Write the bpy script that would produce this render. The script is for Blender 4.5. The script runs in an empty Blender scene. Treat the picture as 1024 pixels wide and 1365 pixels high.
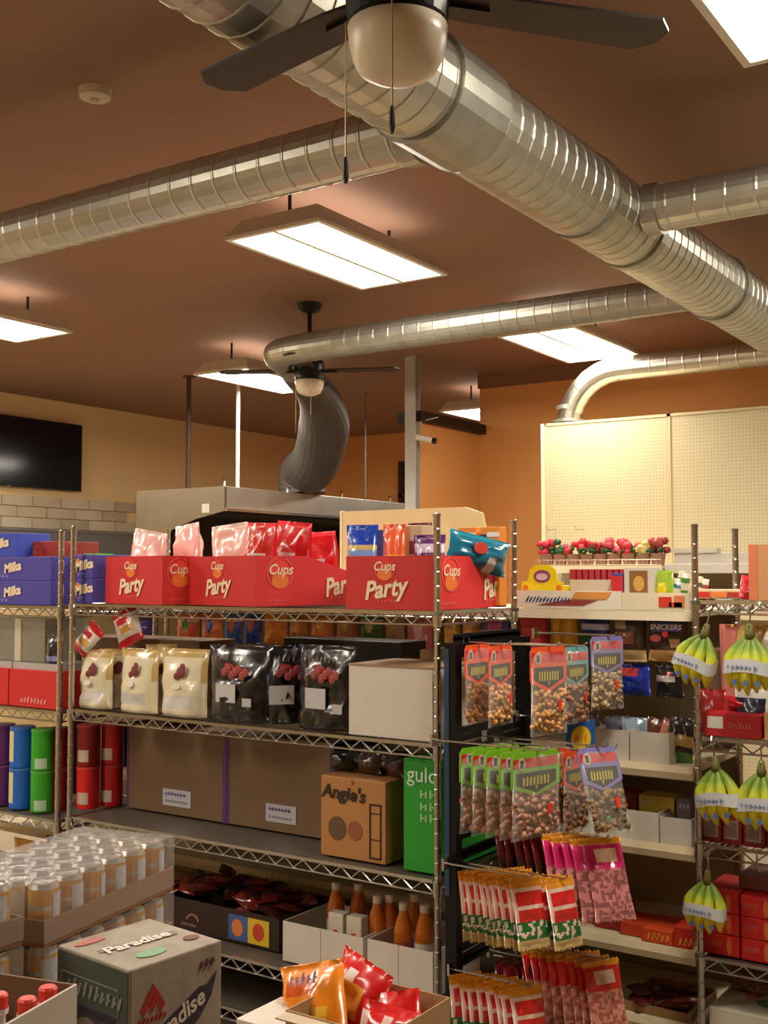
import bpy, math, random
from mathutils import Vector, Matrix, noise
PI = math.pi
R = math.radians
random.seed(7)
sc = bpy.context.scene
C = sc.collection

# ---------------------------------------------------------------- camera
YAW, PIT, FPX, HC = R(33.847), R(3.157), 1506.0, 1.8
cam_d = bpy.data.cameras.new('camera'); cam = bpy.data.objects.new('camera', cam_d); C.objects.link(cam)
cam.location = (0, 0, HC); cam.rotation_euler = (PI/2 + PIT, 0, YAW)
cam_d.sensor_fit = 'VERTICAL'; cam_d.sensor_height = 24; cam_d.lens = FPX/1365*24
cam_d.clip_start = 0.05; cam_d.clip_end = 60
sc.camera = cam
# ---------------------------------------------------------------- world, exposure
w = bpy.data.worlds.new('world'); sc.world = w; w.use_nodes = True
w.node_tree.nodes['Background'].inputs[0].default_value = (1.0, 0.86, 0.72, 1)
w.node_tree.nodes['Background'].inputs[1].default_value = 0.12
sc.view_settings.view_transform = 'Standard'; sc.view_settings.look = 'None'
sc.view_settings.gamma = 1; sc.view_settings.use_curve_mapping = False
sc.view_settings.exposure = 0.0
LAMP_W = 55.0        # watts of each ceiling fixture
LAMP_COL = (1.0, 0.90, 0.76)
FIX_Z = 3.5
# (x0, y0, visible label)
FIXTURES = [
 (-3.80, 4.22, 'fluorescent ceiling light nearest the middle of the ceiling, beyond the long left branch duct'),
 (-3.76, 7.05, 'fluorescent ceiling light just left of the curved duct over the cream panel wall'),
 (-6.76, 4.08, 'fluorescent ceiling light cut off at the left edge above the television'),
 (-6.63, 6.98, 'fluorescent ceiling light behind which the black downrod fan hangs'),
 (-1.05, 2.52, 'large close ceiling light cut off at the top right corner'),
 (-6.02, 10.0, 'small far ceiling light partly hidden by the brown wall corner'),
 (-4.30, .55, 'ceiling light over the aisle left of the viewer, out of frame'),
 (-6.70, 1.20, 'ceiling light over the far left aisle, out of frame'),
 (-0.95, 5.45, 'ceiling light above the banana rack, out of frame'),
 (-3.70, -1.6, 'ceiling light behind the can stack, out of frame'),
 (-9.30, 5.0, 'added unseen ceiling light brightening the television wall, out of frame'),  # unseen fixture added to brighten the yellow wall
 (-9.30, 2.3, 'second added unseen light brightening the television wall, out of frame'),  # another unseen fixture, added for more light on the same wall
]
# a point on a plane of the room, seen along a direction of the reference view
_f = Vector((-math.sin(YAW)*math.cos(PIT), math.cos(YAW)*math.cos(PIT), math.sin(PIT)))
_r = Vector((math.cos(YAW), math.sin(YAW), 0)); _u = _r.cross(_f)
def on(x, y, ax, v):
    d = _f + _r*((x-512)/FPX) - _u*((y-682.5)/FPX)
    i = 'XYZ'.index(ax); o = Vector((0, 0, HC))
    return o + d*((v-o[i])/d[i])

# ---------------------------------------------------------------- materials
def lin(c):
    return tuple(((v/255)/12.92 if v/255 <= 0.04045 else ((v/255+0.055)/1.055)**2.4) for v in c[:3])
_mats = {}
def mat(rgb, rough=0.6, metal=0.0, var=0.12, scale=8.0, bump=0.0, alpha=1.0, emit=0.0, coat=0.0, aniso=0, trans=0.0):
    key = (tuple(rgb), rough, metal, var, scale, bump, alpha, emit, coat, trans)
    if key in _mats: return _mats[key]
    m = bpy.data.materials.new('m_%d_%d_%d' % tuple(int(v) for v in rgb)); m.use_nodes = True
    nt = m.node_tree; b = nt.nodes['Principled BSDF']
    c = lin(rgb)
    tc = nt.nodes.new('ShaderNodeTexCoord')
    n = nt.nodes.new('ShaderNodeTexNoise'); n.inputs['Scale'].default_value = scale; n.inputs['Detail'].default_value = 3
    nt.links.new(tc.outputs['Object'], n.inputs['Vector'])
    mx = nt.nodes.new('ShaderNodeMix'); mx.data_type = 'RGBA'
    mx.inputs['A'].default_value = (*[v*(1-var) for v in c], 1)
    mx.inputs['B'].default_value = (*[min(1, v*(1+var)) for v in c], 1)
    nt.links.new(n.outputs['Fac'], mx.inputs['Factor']); nt.links.new(mx.outputs['Result'], b.inputs['Base Color'])
    b.inputs['Roughness'].default_value = rough; b.inputs['Metallic'].default_value = metal
    if coat: b.inputs['Coat Weight'].default_value = coat; b.inputs['Coat Roughness'].default_value = 0.15
    if alpha < 1: b.inputs['Alpha'].default_value = alpha
    if trans: b.inputs['Transmission Weight'].default_value = trans
    if emit:
        b.inputs['Emission Color'].default_value = (*c, 1); b.inputs['Emission Strength'].default_value = emit
    if bump:
        bp = nt.nodes.new('ShaderNodeBump'); bp.inputs['Strength'].default_value = bump; bp.inputs['Distance'].default_value = 0.01
        nt.links.new(n.outputs['Fac'], bp.inputs['Height']); nt.links.new(bp.outputs['Normal'], b.inputs['Normal'])
    _mats[key] = m; return m
def foil(rgb, var=0.15): return mat(rgb, 0.28, 0.0, var, 14, 0.25, coat=0.6)
def card(rgb, var=0.07): return mat(rgb, 0.6, 0, var, 12)
def ramp_z(name, stops, z0, z1, rough=0.5):
    """colour that runs along the thing's own height (fruit skin)"""
    m = bpy.data.materials.new(name); m.use_nodes = True; nt = m.node_tree; b = nt.nodes['Principled BSDF']
    tc = nt.nodes.new('ShaderNodeTexCoord'); s = nt.nodes.new('ShaderNodeSeparateXYZ'); mr = nt.nodes.new('ShaderNodeMapRange')
    nz = nt.nodes.new('ShaderNodeTexNoise'); nz.inputs['Scale'].default_value = 22
    ad = nt.nodes.new('ShaderNodeMath'); ad.operation = 'MULTIPLY_ADD'; ad.inputs[1].default_value = 0.03; 
    nt.links.new(tc.outputs['Object'], s.inputs[0]); nt.links.new(tc.outputs['Object'], nz.inputs['Vector'])
    nt.links.new(nz.outputs['Fac'], ad.inputs[0]); nt.links.new(s.outputs['Z'], ad.inputs[2])
    mr.inputs['From Min'].default_value = z0; mr.inputs['From Max'].default_value = z1
    nt.links.new(ad.outputs[0], mr.inputs['Value'])
    cr = nt.nodes.new('ShaderNodeValToRGB'); el = cr.color_ramp.elements
    el[0].position, el[0].color = stops[0][0], (*lin(stops[0][1]), 1); el[1].position, el[1].color = stops[-1][0], (*lin(stops[-1][1]), 1)
    for p, c in stops[1:-1]:
        e = el.new(p); e.color = (*lin(c), 1)
    nt.links.new(mr.outputs[0], cr.inputs[0]); nt.links.new(cr.outputs[0], b.inputs['Base Color'])
    b.inputs['Roughness'].default_value = rough
    return m
def pegboard_mat(rgb):
    m = bpy.data.materials.new('pegboard_cream'); m.use_nodes = True; nt = m.node_tree; b = nt.nodes['Principled BSDF']
    tc = nt.nodes.new('ShaderNodeTexCoord'); mp = nt.nodes.new('ShaderNodeMapping'); mp.inputs['Scale'].default_value = (39.4, 39.4, 39.4)
    sp = nt.nodes.new('ShaderNodeSeparateXYZ')
    nt.links.new(tc.outputs['Object'], mp.inputs[0]); nt.links.new(mp.outputs[0], sp.inputs[0])
    fr = []
    for ax in 'XZ':
        f = nt.nodes.new('ShaderNodeMath'); f.operation = 'FRACT'; nt.links.new(sp.outputs[ax], f.inputs[0])
        s = nt.nodes.new('ShaderNodeMath'); s.operation = 'SUBTRACT'; s.inputs[1].default_value = .5; nt.links.new(f.outputs[0], s.inputs[0])
        q = nt.nodes.new('ShaderNodeMath'); q.operation = 'MULTIPLY'; nt.links.new(s.outputs[0], q.inputs[0]); nt.links.new(s.outputs[0], q.inputs[1]); fr.append(q)
    a = nt.nodes.new('ShaderNodeMath'); a.operation = 'ADD'; nt.links.new(fr[0].outputs[0], a.inputs[0]); nt.links.new(fr[1].outputs[0], a.inputs[1])
    l = nt.nodes.new('ShaderNodeMath'); l.operation = 'LESS_THAN'; l.inputs[1].default_value = .03; nt.links.new(a.outputs[0], l.inputs[0])
    mx = nt.nodes.new('ShaderNodeMix'); mx.data_type = 'RGBA'; c = lin(rgb)
    mx.inputs['A'].default_value = (*c, 1); mx.inputs['B'].default_value = (*[v*.6 for v in c], 1)
    nt.links.new(l.outputs[0], mx.inputs['Factor']); nt.links.new(mx.outputs['Result'], b.inputs['Base Color']); b.inputs['Roughness'].default_value = .55
    return m

CHROME = mat((190, 190, 186), 0.24, 1.0, 0.15, 30)
DARKMET = mat((28, 28, 30), 0.35, 0.4)
GALV = mat((188, 188, 176), 0.36, .85, 0.22, 9, 0.08)
GALV2 = mat((166, 166, 156), 0.42, .85, 0.25, 11, 0.1)
CREAM = mat((214, 200, 165), 0.5, 0, 0.05)
CARD = card((150, 112, 70)); CARD_D = card((112, 84, 58)); WHITEB = card((206, 198, 186)); 
RED = card((196, 38, 40)); RED_LIT = card((214, 46, 46)); BLACK = mat((14, 13, 14), 0.5); BLACKF = foil((16, 15, 18))
WHITE = card((232, 228, 222)); PAPER = card((215, 212, 205)); CLEAR = mat((235, 235, 230), 0.12, 0, 0, 5, 0.3, alpha=0.16, coat=.3)
STEEL = mat((165, 160, 152), 0.33, 1.0, 0.15, 3)

# ---------------------------------------------------------------- mesh builder
class MB:
    def __init__(s): s.v = []; s.f = []; s.m = []
    def add(s, vs, fs, mi=0):
        o = len(s.v); s.v += [tuple(p) for p in vs]
        for f in fs: s.f.append(tuple(o+i for i in f)); s.m.append(mi)
        return s
    def box(s, x0, y0, z0, x1, y1, z1, mi=0, M=None):
        vs = [Vector((x, y, z)) for z in (z0, z1) for y in (y0, y1) for x in (x0, x1)]
        if M: vs = [M @ p for p in vs]
        return s.add(vs, [(0,2,3,1),(4,5,7,6),(0,1,5,4),(2,6,7,3),(0,4,6,2),(1,3,7,5)], mi)
    def tube(s, pts, rad, n=10, mi=0, caps=True):
        pts = [Vector(p) for p in pts]; rads = rad if isinstance(rad, (list, tuple)) else [rad]*len(pts)
        up = None; rings = []
        for i, p in enumerate(pts):
            t = (pts[min(i+1, len(pts)-1)] - pts[max(i-1, 0)])
            if t.length < 1e-9: t = Vector((0, 0, 1))
            t.normalize()
            if up is None:
                up = Vector((0, 0, 1)) if abs(t.z) < .9 else Vector((1, 0, 0))
            a = up - t*up.dot(t)
            if a.length < 1e-6: a = Vector((0, 1, 0)) - t*t.y
            a.normalize(); up = a; b = t.cross(a)
            rings.append([p + (a*math.cos(2*PI*k/n) + b*math.sin(2*PI*k/n))*rads[i] for k in range(n)])
        vs = [q for r_ in rings for q in r_]; fs = []
        for i in range(len(pts)-1):
            for k in range(n):
                fs.append((i*n+k, i*n+(k+1) % n, (i+1)*n+(k+1) % n, (i+1)*n+k))
        if caps: fs.append(tuple(range(n-1, -1, -1))); fs.append(tuple((len(pts)-1)*n+k for k in range(n)))
        return s.add(vs, fs, mi)
    def lathe(s, prof, n=20, c=(0, 0, 0), mi=0, mfn=None, caps=True):
        o = len(s.v); k_ = len(prof)
        for r_, z in prof:
            for k in range(n):
                s.v.append((c[0]+r_*math.cos(2*PI*k/n), c[1]+r_*math.sin(2*PI*k/n), c[2]+z))
        for i in range(k_-1):
            for k in range(n):
                s.f.append((o+i*n+k, o+i*n+(k+1) % n, o+(i+1)*n+(k+1) % n, o+(i+1)*n+k)); s.m.append(mfn(i) if mfn else mi)
        if caps:
            s.f.append(tuple(o+k for k in range(n-1, -1, -1))); s.m.append(mfn(0) if mfn else mi)
            s.f.append(tuple(o+(k_-1)*n+k for k in range(n))); s.m.append(mfn(k_-2) if mfn else mi)
        return s
    def prism(s, poly, d0, d1, axis='Y', mi=0):
        """poly of 2-D points extruded from d0 to d1 along axis"""
        def P(a, b, d): return {'Y': (a, d, b), 'X': (d, a, b), 'Z': (a, b, d)}[axis]
        n = len(poly); vs = [P(a, b, d0) for a, b in poly] + [P(a, b, d1) for a, b in poly]
        fs = [tuple(range(n)), tuple(range(2*n-1, n-1, -1))] + [(i, n+i, n+(i+1) % n, (i+1) % n) for i in range(n)]
        return s.add(vs, fs, mi)
    def blob(s, c, r, n=6, mi=0, sq=(1, 1, 1), rot=None):
        vs = []; fs = []; m = max(3, n//2+1)
        for i in range(m+1):
            th = PI*i/m
            for k in range(n):
                p = Vector((r*sq[0]*math.sin(th)*math.cos(2*PI*k/n), r*sq[1]*math.sin(th)*math.sin(2*PI*k/n), r*sq[2]*math.cos(th)))
                if rot: p = rot @ p
                vs.append(Vector(c)+p)
        for i in range(m):
            for k in range(n): fs.append((i*n+k, (i+1)*n+k, (i+1)*n+(k+1) % n, i*n+(k+1) % n))
        return s.add(vs, fs, mi)
    def mesh(s, name, mats, smooth=False):
        me = bpy.data.meshes.new(name); me.from_pydata(s.v, [], s.f)
        for m in (mats if isinstance(mats, (list, tuple)) else [mats]): me.materials.append(m)
        me.polygons.foreach_set('material_index', s.m)
        if smooth: me.polygons.foreach_set('use_smooth', [True]*len(s.f))
        me.validate(); me.update(); return me
    def build(s, name, mats, parent=None, smooth=False, bevel=0, loc=None, rot=None, label=None, kind=None):
        return link(s.mesh(name, mats, smooth), name, parent, loc, rot, bevel, label, kind)
def link(me, name, parent=None, loc=None, rot=None, bevel=0, label=None, kind=None):
    o = bpy.data.objects.new(name, me); C.objects.link(o)
    if parent: o.parent = parent
    if loc is not None: o.location = loc
    if rot is not None: o.rotation_euler = rot
    if bevel:
        b = o.modifiers.new('bevel', 'BEVEL'); b.width = bevel; b.segments = 2; b.limit_method = 'ANGLE'
    if label: o['label'] = label
    if kind: o['kind'] = kind
    return o
def tag(o, label, cat, group=None):
    o['label'] = label; o['category'] = cat
    if group: o['group'] = group
    return o
def thing(name, label, cat, loc=(0, 0, 0), rz=0, group=None, rot=None):
    o = bpy.data.objects.new(name, None); C.objects.link(o); o.empty_display_size = .05
    o.location = loc; o.rotation_euler = rot if rot else (0, 0, rz)
    return tag(o, label, cat, group)
def struct(name, mb, m, smooth=False):
    o = mb.build(name, m, None, smooth); o['kind'] = 'structure'; return o
def kids(o): return [c for c in C.objects if c.parent == o]
def dup(src, loc, rot=None, label=None, group=None, children=None):
    r_ = src.copy(); C.objects.link(r_); r_.location = loc
    if rot is not None: r_.rotation_euler = rot
    if label: r_['label'] = label
    if group: r_['group'] = group
    for ch in (children if children is not None else kids(src)):
        c = ch.copy(); C.objects.link(c); c.parent = r_
        for g in kids(ch):
            d = g.copy(); C.objects.link(d); d.parent = c
    return r_
ORD = ['first','second','third','fourth','fifth','sixth','seventh','eighth','ninth','tenth','eleventh','twelfth','thirteenth','fourteenth','fifteenth','sixteenth','seventeenth','eighteenth']
FRONT = (PI/2, 0, 0); SIDE = (PI/2, 0, PI/2); TOP = (0, 0, 0)
_txt = {}
def text(body, size, m, parent, loc, rot=FRONT, shear=0.0, bold=0.0, name='lettering', sx=1.0):
    k = (body, shear, bold)
    if k not in _txt:
        cu = bpy.data.curves.new('t', 'FONT'); cu.body = body; cu.size = 1; cu.align_x = 'CENTER'; cu.align_y = 'CENTER'
        cu.extrude = 0.006; cu.shear = shear; cu.offset = bold; cu.resolution_u = 3
        ob = bpy.data.objects.new('t', cu); C.objects.link(ob)
        bpy.context.view_layer.update()
        _txt[k] = bpy.data.meshes.new_from_object(ob.evaluated_get(bpy.context.evaluated_depsgraph_get()))
        bpy.data.objects.remove(ob)
    me = _txt[k].copy(); me.materials.clear(); me.materials.append(m)
    o = link(me, name, parent, loc, rot); o.scale = (size*sx, size, size*.25 if size > .02 else size); return o
def plate(parent, name, x0, z0, x1, z1, m, face='F', d=0.0, t=0.0012, poly=None, shear=0):
    """thin printed or glued patch on a face: F faces -Y at y=d, S faces +X at x=d, T faces up at z=d"""
    b = MB(); poly = poly or [(x0, z0), (x1, z0), (x1+shear, z1), (x0+shear, z1)]
    if face == 'F': b.prism(poly, d-t, d+t, 'Y')
    elif face == 'S': b.prism(poly, d-t, d+t, 'X')
    else: b.prism(poly, d-t, d+t, 'Z')
    return b.build(name, m, parent)
def disc(parent, name, cx, cz, rx, rz, m, face='F', d=0.0, t=0.0012, n=20, a0=0, a1=2*PI):
    pl = [(cx+rx*math.cos(a0+(a1-a0)*k/n), cz+rz*math.sin(a0+(a1-a0)*k/n)) for k in range(n)]
    return plate(parent, name, 0, 0, 0, 0, m, face, d, t, poly=pl)
def ring(parent, name, cx, cz, r0, r1, m, face='F', d=0.0, t=.0012, n=20, a0=0, a1=2*PI):
    b = MB()
    def P(a, c_, e): return (a, e, c_) if face == 'F' else (e, a, c_)
    for k in range(n):
        p, q = a0+(a1-a0)*k/n, a0+(a1-a0)*(k+1)/n
        A = [(cx+r1*math.cos(p), cz+r1*math.sin(p)), (cx+r1*math.cos(q), cz+r1*math.sin(q)), (cx+r0*math.cos(q), cz+r0*math.sin(q)), (cx+r0*math.cos(p), cz+r0*math.sin(p))]
        b.prism(A, d-t, d+t, 'Y' if face == 'F' else 'X')
    return b.build(name, m, parent)
def marks(parent, x, z, n, w, h, m, face='F', d=0.0, slant=.3, name='lettering'):
    """a row of letter-like strokes too small to read in the photograph"""
    b = MB(); rr = random.Random(int(x*1000)+n)
    for i in range(n):
        a = x + i*w; hh = h*(.75+.35*rr.random())
        pl = [(a, z), (a+w*.38, z), (a+w*.38+hh*slant, z+hh), (a+hh*slant, z+hh)]
        b.prism(pl, d-.0012, d+.0012, {'F': 'Y', 'S': 'X', 'T': 'Z'}[face])
        if rr.random() < .75:
            b.prism([(a+w*.3, z+hh*.35), (a+w*.8, z+hh*.35), (a+w*.85, z+hh*.6), (a+w*.35, z+hh*.6)], d-.0012, d+.0012, {'F': 'Y', 'S': 'X', 'T': 'Z'}[face])
    return b.build(name, m, parent)

def rrect(w, d, r, n=4):
    out = []
    for cx, cy, a in ((w/2-r, d/2-r, 0), (-w/2+r, d/2-r, PI/2), (-w/2+r, -d/2+r, PI), (w/2-r, -d/2+r, 1.5*PI)):
        for k in range(n+1):
            t = a + PI/2*k/n; out.append((cx+r*math.cos(t), cy+r*math.sin(t)))
    return out

# bags -------------------------------------------------------------
_bagc = {}
def bag_mesh(w, h, d, seed=1, matfn=None, mats=None, crimp=.06, wr=.35, zig=False, gather=0.0, nu=12, nv=16, name='pouch', standing=False, key=None):
    k = key or (round(w, 3), round(h, 3), round(d, 3), seed, name, tuple(id(m) for m in mats), crimp, standing, zig)
    if k in _bagc: return _bagc[k]
    b = MB(); o = []
    for side in (-1, 1):
        for j in range(nv+1):
            v = j/nv
            for i in range(nu+1):
                u = i/nu; e = 1-abs(2*u-1)**2.2
                if standing: pv = (1 if v < .25 else math.cos((v-.25)/.75*PI/2)**.8) * (1 if v > .02 else .9)
                else: pv = max(0, math.sin(PI*min(1, max(0, (v-crimp)/(1-2*crimp)))))**.55
                y = side*d/2*(max(0, e)**.6)*pv
                nz_ = noise.noise(Vector((u*3.1+seed*7.3, v*4.2+side*2.0, seed)))*.6 + noise.noise(Vector((u*8+seed, v*9, side+seed*3)))*.4
                y += side*nz_*d*wr*max(0, e)**.5*(.3+.7*pv)
                x = (u-.5)*w*(1-.07*pv - gather*max(0, v-.75)*4) ; z = v*h
                x += .012*w*noise.noise(Vector((v*5, seed, 1)))
                if zig and j in (0, nv): z += (1 if j else -1)*(.012*h if i % 2 else -.012*h)
                if not standing and (j <= 1 or j >= nv-1): y += .02*d*math.sin(i*2.3)
                b.v.append((x, y, z))
    st = (nu+1)*(nv+1)
    for s_ in (0, 1):
        for j in range(nv):
            for i in range(nu):
                a = s_*st + j*(nu+1)+i
                f = (a, a+1, a+nu+2, a+nu+1)
                b.f.append(f if s_ == 0 else f[::-1])
                b.m.append(matfn((i+.5)/nu, (j+.5)/nv, s_) if matfn else 0)
    for j in range(nv):      # side seams
        for i in (0, nu):
            a = j*(nu+1)+i; q = (a, a+nu+1, a+nu+1+st, a+st); b.f.append(q if i == 0 else q[::-1]); b.m.append(0)
    for i in range(nu):
        for j in (0, nv):
            a = j*(nu+1)+i; q = (a, a+1, a+1+st, a+st); b.f.append(q[::-1] if j == 0 else q); b.m.append(0)
    me = b.mesh(name, mats, True); _bagc[k] = me; return me
# ================================================================ the room
CZ = 3.75
BROWN = mat((146, 110, 88), 0.75, 0, 0.06, 3)
YELLOWW = mat((248, 218, 160), 0.7, 0, 0.05, 2)
ORANGEW = mat((232, 168, 98), 0.65, 0, 0.06, 2)
struct('floor', MB().box(-10.2, -4.1, -.1, 5.1, 13.1, 0), mat((140, 128, 112), 0.4, 0, .1, 2))
struct('ceiling', MB().box(-10.2, -4.1, CZ, 5.1, 13.1, CZ+.1), BROWN)
struct('wall_left', MB().box(-10.2, -4.1, 0, -10.1, 13.1, CZ), YELLOWW)
struct('wall_back_left', MB().box(-10.1, 13.0, 0, -5.37, 13.1, CZ), ORANGEW)
struct('wall_back_right', MB().box(-5.37, 9.7, 0, 5.1, 9.82, CZ), ORANGEW)
struct('wall_partition', MB().box(-5.42, 8.6, 0, -5.37, 9.7, 3.17), ORANGEW)
struct('wall_right', MB().box(5.0, -4.1, 0, 5.1, 9.7, CZ), YELLOWW)
struct('wall_near', MB().box(-10.1, -4.1, 0, 5.0, -4.0, CZ), YELLOWW)
struct('trim_partition_cap', MB().box(-5.56, 8.5, 3.17, -5.30, 9.7, 3.26), mat((44, 30, 24), .6))
# hanging brown drop above the kitchen recess, level with the far wall
struct('trim_wall_top', MB().box(-5.36, 9.64, 3.62, 5.0, 9.7, CZ), mat((140, 96, 70), .7))

# tile band and grey board under the television
b = MB(); tz = [2.30, 2.42, 2.54, 2.66]
tl = thing('tile_band', 'band of cream stone tiles on the yellow wall below the television', 'tiles', (-10.1, 0, 0))
TILEM = [mat((205, 190, 160), .5, 0, .15, 6), mat((190, 174, 145), .5, 0, .15, 6), mat((214, 200, 174), .5, 0, .12, 6)]
tmesh = [MB().box(0, .006, .004, .03+.004*i, .394, .116).mesh('tile', TILEM[i]) for i in range(3)]
for j in range(3):
    for i in range(11):
        y = 5.3 + i*.4 - (.2 if j % 2 else 0)
        if j == 2 and y > 8.3 and y < 8.5: pass
        link(tmesh[random.randrange(3)], 'tile', tl, (.002, y, tz[j]))
b = MB().box(-10.1, 4.8, 2.02, -9.96, 9.7, 2.29)
mb_ = thing('wall_cabinet', 'long grey cabinet front under the cream tile band on the left wall', 'cabinet', (-10.03, 7.2, 2.02))
MB().box(-.07, -2.4, 0, .07, 2.4, .27).build('cabinet_body', mat((112, 108, 106), .5), mb_)
MB().box(.07, -2.4, .255, .085, 2.4, .27).build('top_edge', mat((140, 136, 132), .4), mb_)
# television
tv = thing('television', 'black wall television high on the yellow left wall', 'television', (-10.02, 7.75, 2.74))
MB().box(-.05, -1.0, 0, .0, 1.0, .76).build('casing', mat((10, 10, 11), .4), tv, bevel=.006)
MB().box(.0, -.985, .015, .004, .985, .745).build('screen', mat((16, 17, 20), .12, 0, 0), tv)
MB().box(-.078, -.3, .2, -.05, .3, .5).build('wall_bracket', DARKMET, tv)
MB().box(.0, -.02, .003, .005, .02, .010).build('badge', mat((150, 150, 150), .3), tv)

# ---------------------------------------------------------------- cream pegboard partition on the right
PW = 8.0; px0 = on(727, 650, 'Y', PW).x; pzt = on(727, 565, 'Y', PW).z
pegm = pegboard_mat((200, 187, 150)); 
pb = thing('pegboard_partition', 'tall cream pegboard partition with vertical joint behind the right hand shelves', 'partition', (px0, PW, 0))
seam = on(893, 650, 'Y', PW).x - px0
xs = [0, seam, seam*2.02, seam*3.04, seam*4.1]
for i in range(4):
    MB().box(xs[i]+.012, 0, .1, xs[i+1]-.012, .02, pzt-.01).build('panel', pegm, pb)
b = MB()
for x in xs: b.box(x-.014, -.006, 0, x+.014, .05, pzt)
b.box(0, -.006, pzt-.02, xs[-1], .06, pzt)
b.build('trim_strips', mat((196, 180, 140), .5), pb)
MB().box(0, .05, 0, xs[-1], .5, pzt-.005).build('backing', CREAM, pb)
MB().box(-.03, -.01, 0, 0, .5, pzt).build('end_post', mat((226, 214, 180), .5), pb)
for x, y in ((742, 706), (780, 706)):
    p = on(x, y, 'Y', PW); b = MB()
    b.tube([(0, 0, 0), (0, -.05, 0), (0, -.16, -.01), (0, -.18, .02)], .004, 6).build('hook', CHROME, pb, loc=(p.x-px0, 0, p.z))

# ---------------------------------------------------------------- ceiling lights
def fixture(x0, y0, label):
    W, L, z = .60, 1.20, FIX_Z
    t = thing('ceiling_light', label, 'ceiling light', (x0+W/2, y0+L/2, z), group='fluorescent ceiling lights')
    b = MB(); a, c = W/2, L/2
    hz = .09
    # sloped sided housing
    vs = [(-a, -c, 0), (a, -c, 0), (a, c, 0), (-a, c, 0), (-a*.8, -c*.9, hz), (a*.8, -c*.9, hz), (a*.8, c*.9, hz), (-a*.8, c*.9, hz)]
    b.add(vs, [(4, 5, 6, 7), (0, 1, 5, 4), (1, 2, 6, 5), (2, 3, 7, 6), (3, 0, 4, 7)])
    b.build('housing', mat((214, 205, 190), .45), t)
    b = MB(); e = .028
    b.box(-a, -c, -.018, a, -c+e, .0); b.box(-a, c-e, -.018, a, c, 0); b.box(-a, -c+e, -.018, -a+e, c-e, 0); b.box(a-e, -c+e, -.018, a, c-e, 0)
    b.box(-.012, -c+e, -.016, .012, c-e, .0)
    b.build('frame', mat((235, 230, 215), .4), t)
    for s in (-1, 1):
        q = MB(); x1, x2 = (.014, a-e) if s > 0 else (-a+e, -.014)
        q.box(x1, -c+e, -.008, x2, c-e, -.003)
        q.build('diffuser', mat((255, 244, 224), .4, 0, 0, emit=9.0), t)
    rod = MB()
    for yy in (-.45, .45): rod.tube([(0, yy, hz), (0, yy, CZ-z)], .01, 6)
    rod.build('hanger', DARKMET, t)
    up = bpy.data.lights.new('lamp_up', 'AREA'); up.shape = 'RECTANGLE'; up.size = .4; up.size_y = 1.0; up.energy = LAMP_W*.06; up.color = LAMP_COL
    uo = bpy.data.objects.new('lamp_up', up); C.objects.link(uo); uo.parent = t; uo.location = (0, 0, hz+.01); uo.rotation_euler = (PI, 0, 0)
    la = bpy.data.lights.new('lamp', 'AREA'); la.shape = 'RECTANGLE'; la.size = W-.08; la.size_y = L-.08
    la.energy = LAMP_W; la.color = LAMP_COL
    lo = bpy.data.objects.new('lamp', la); C.objects.link(lo); lo.parent = t; lo.location = (0, 0, -.03)
    return t
for f_ in FIXTURES: fixture(*f_)

# ---------------------------------------------------------------- ducts
def duct(name, label, path, r, rib=.10, m=GALV, collars=(), group=None, n=24):
    """round spiral duct: ribs are raised rings along the path"""
    P_ = [Vector(p) for p in path]; pts = []; rads = []
    rv = r if isinstance(r, list) else [r]*len(P_); r = rv[0]
    for i in range(len(P_)-1):
        L = (P_[i+1]-P_[i]).length; k = max(1, int(L/rib)); curved = L < rib*1.5
        for j in range(k):
            for t_, q in ((0, 1.0), (.84, 1.0), (.88, 1.022), (.93, 1.022), (.985, 1.0)):
                if curved and q == 1.0 and t_ > 0: continue
                pts.append(P_[i].lerp(P_[i+1], (j+t_)/k)); rads.append((rv[i]+(rv[i+1]-rv[i])*(j+t_)/k)*q)
    pts.append(P_[-1]); rads.append(rv[-1])
    t = thing(name, label, 'duct', tuple(P_[0]), group=group)
    MB().tube([p-P_[0] for p in pts], rads, n).build('duct_pipe', m, t, smooth=False)
    for (c, d, rr, ln) in collars:
        c = Vector(c); d = Vector(d).normalized()
        MB().tube([c-P_[0]-d*ln/2, c-P_[0]+d*ln/2], rr, n).build('collar', GALV2, t)
    return t
MX, DZ = -1.81, 3.30
duct('air_duct', 'wide main spiral air duct running diagonally away across the ceiling', [(MX, -1.0, DZ), (MX, 9.2, DZ)], .165, .085,
     collars=[((MX, 3.18-.16, DZ), (0, 1, 0), .18, .30), ((MX, 4.62, DZ), (0, 1, 0), .176, .05), ((MX, 4.1, DZ), (0, 1, 0), .174, .04), ((MX, 5.83, DZ), (0, 1, 0), .178, .05)])
duct('air_duct', 'narrow branch duct running left from the main duct in front of the nearest middle light', [(MX-.15, 3.18, DZ), (-9.6, 3.18, DZ)], .105, .11, collars=[((MX-.2, 3.18, DZ), (1, 0, 0), .115, .06)])
duct('air_duct', 'short branch duct leaving the main duct to the right edge of the view', [(MX+.15, 4.42, DZ), (4.6, 4.42, DZ)], .095, .12, collars=[((MX+.19, 4.42, DZ), (1, 0, 0), .107, .06)])
cp = [(MX-.15, 5.86, DZ), (-4.30, 5.86, DZ)]
cq = [on(x_, y_, 'Y', Y_) for x_, y_, Y_ in ((374, 470, 5.98), (377, 482, 6.35), (390, 494, 6.85), (418, 520, 7.5), (431, 550, 8.0), (430, 585, 8.35), (418, 620, 8.6), (404, 652, 8.75))]
cq[-1].z = 2.78; cq.append(Vector((cq[-1].x-.02, cq[-1].y+.02, 2.592)))
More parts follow.
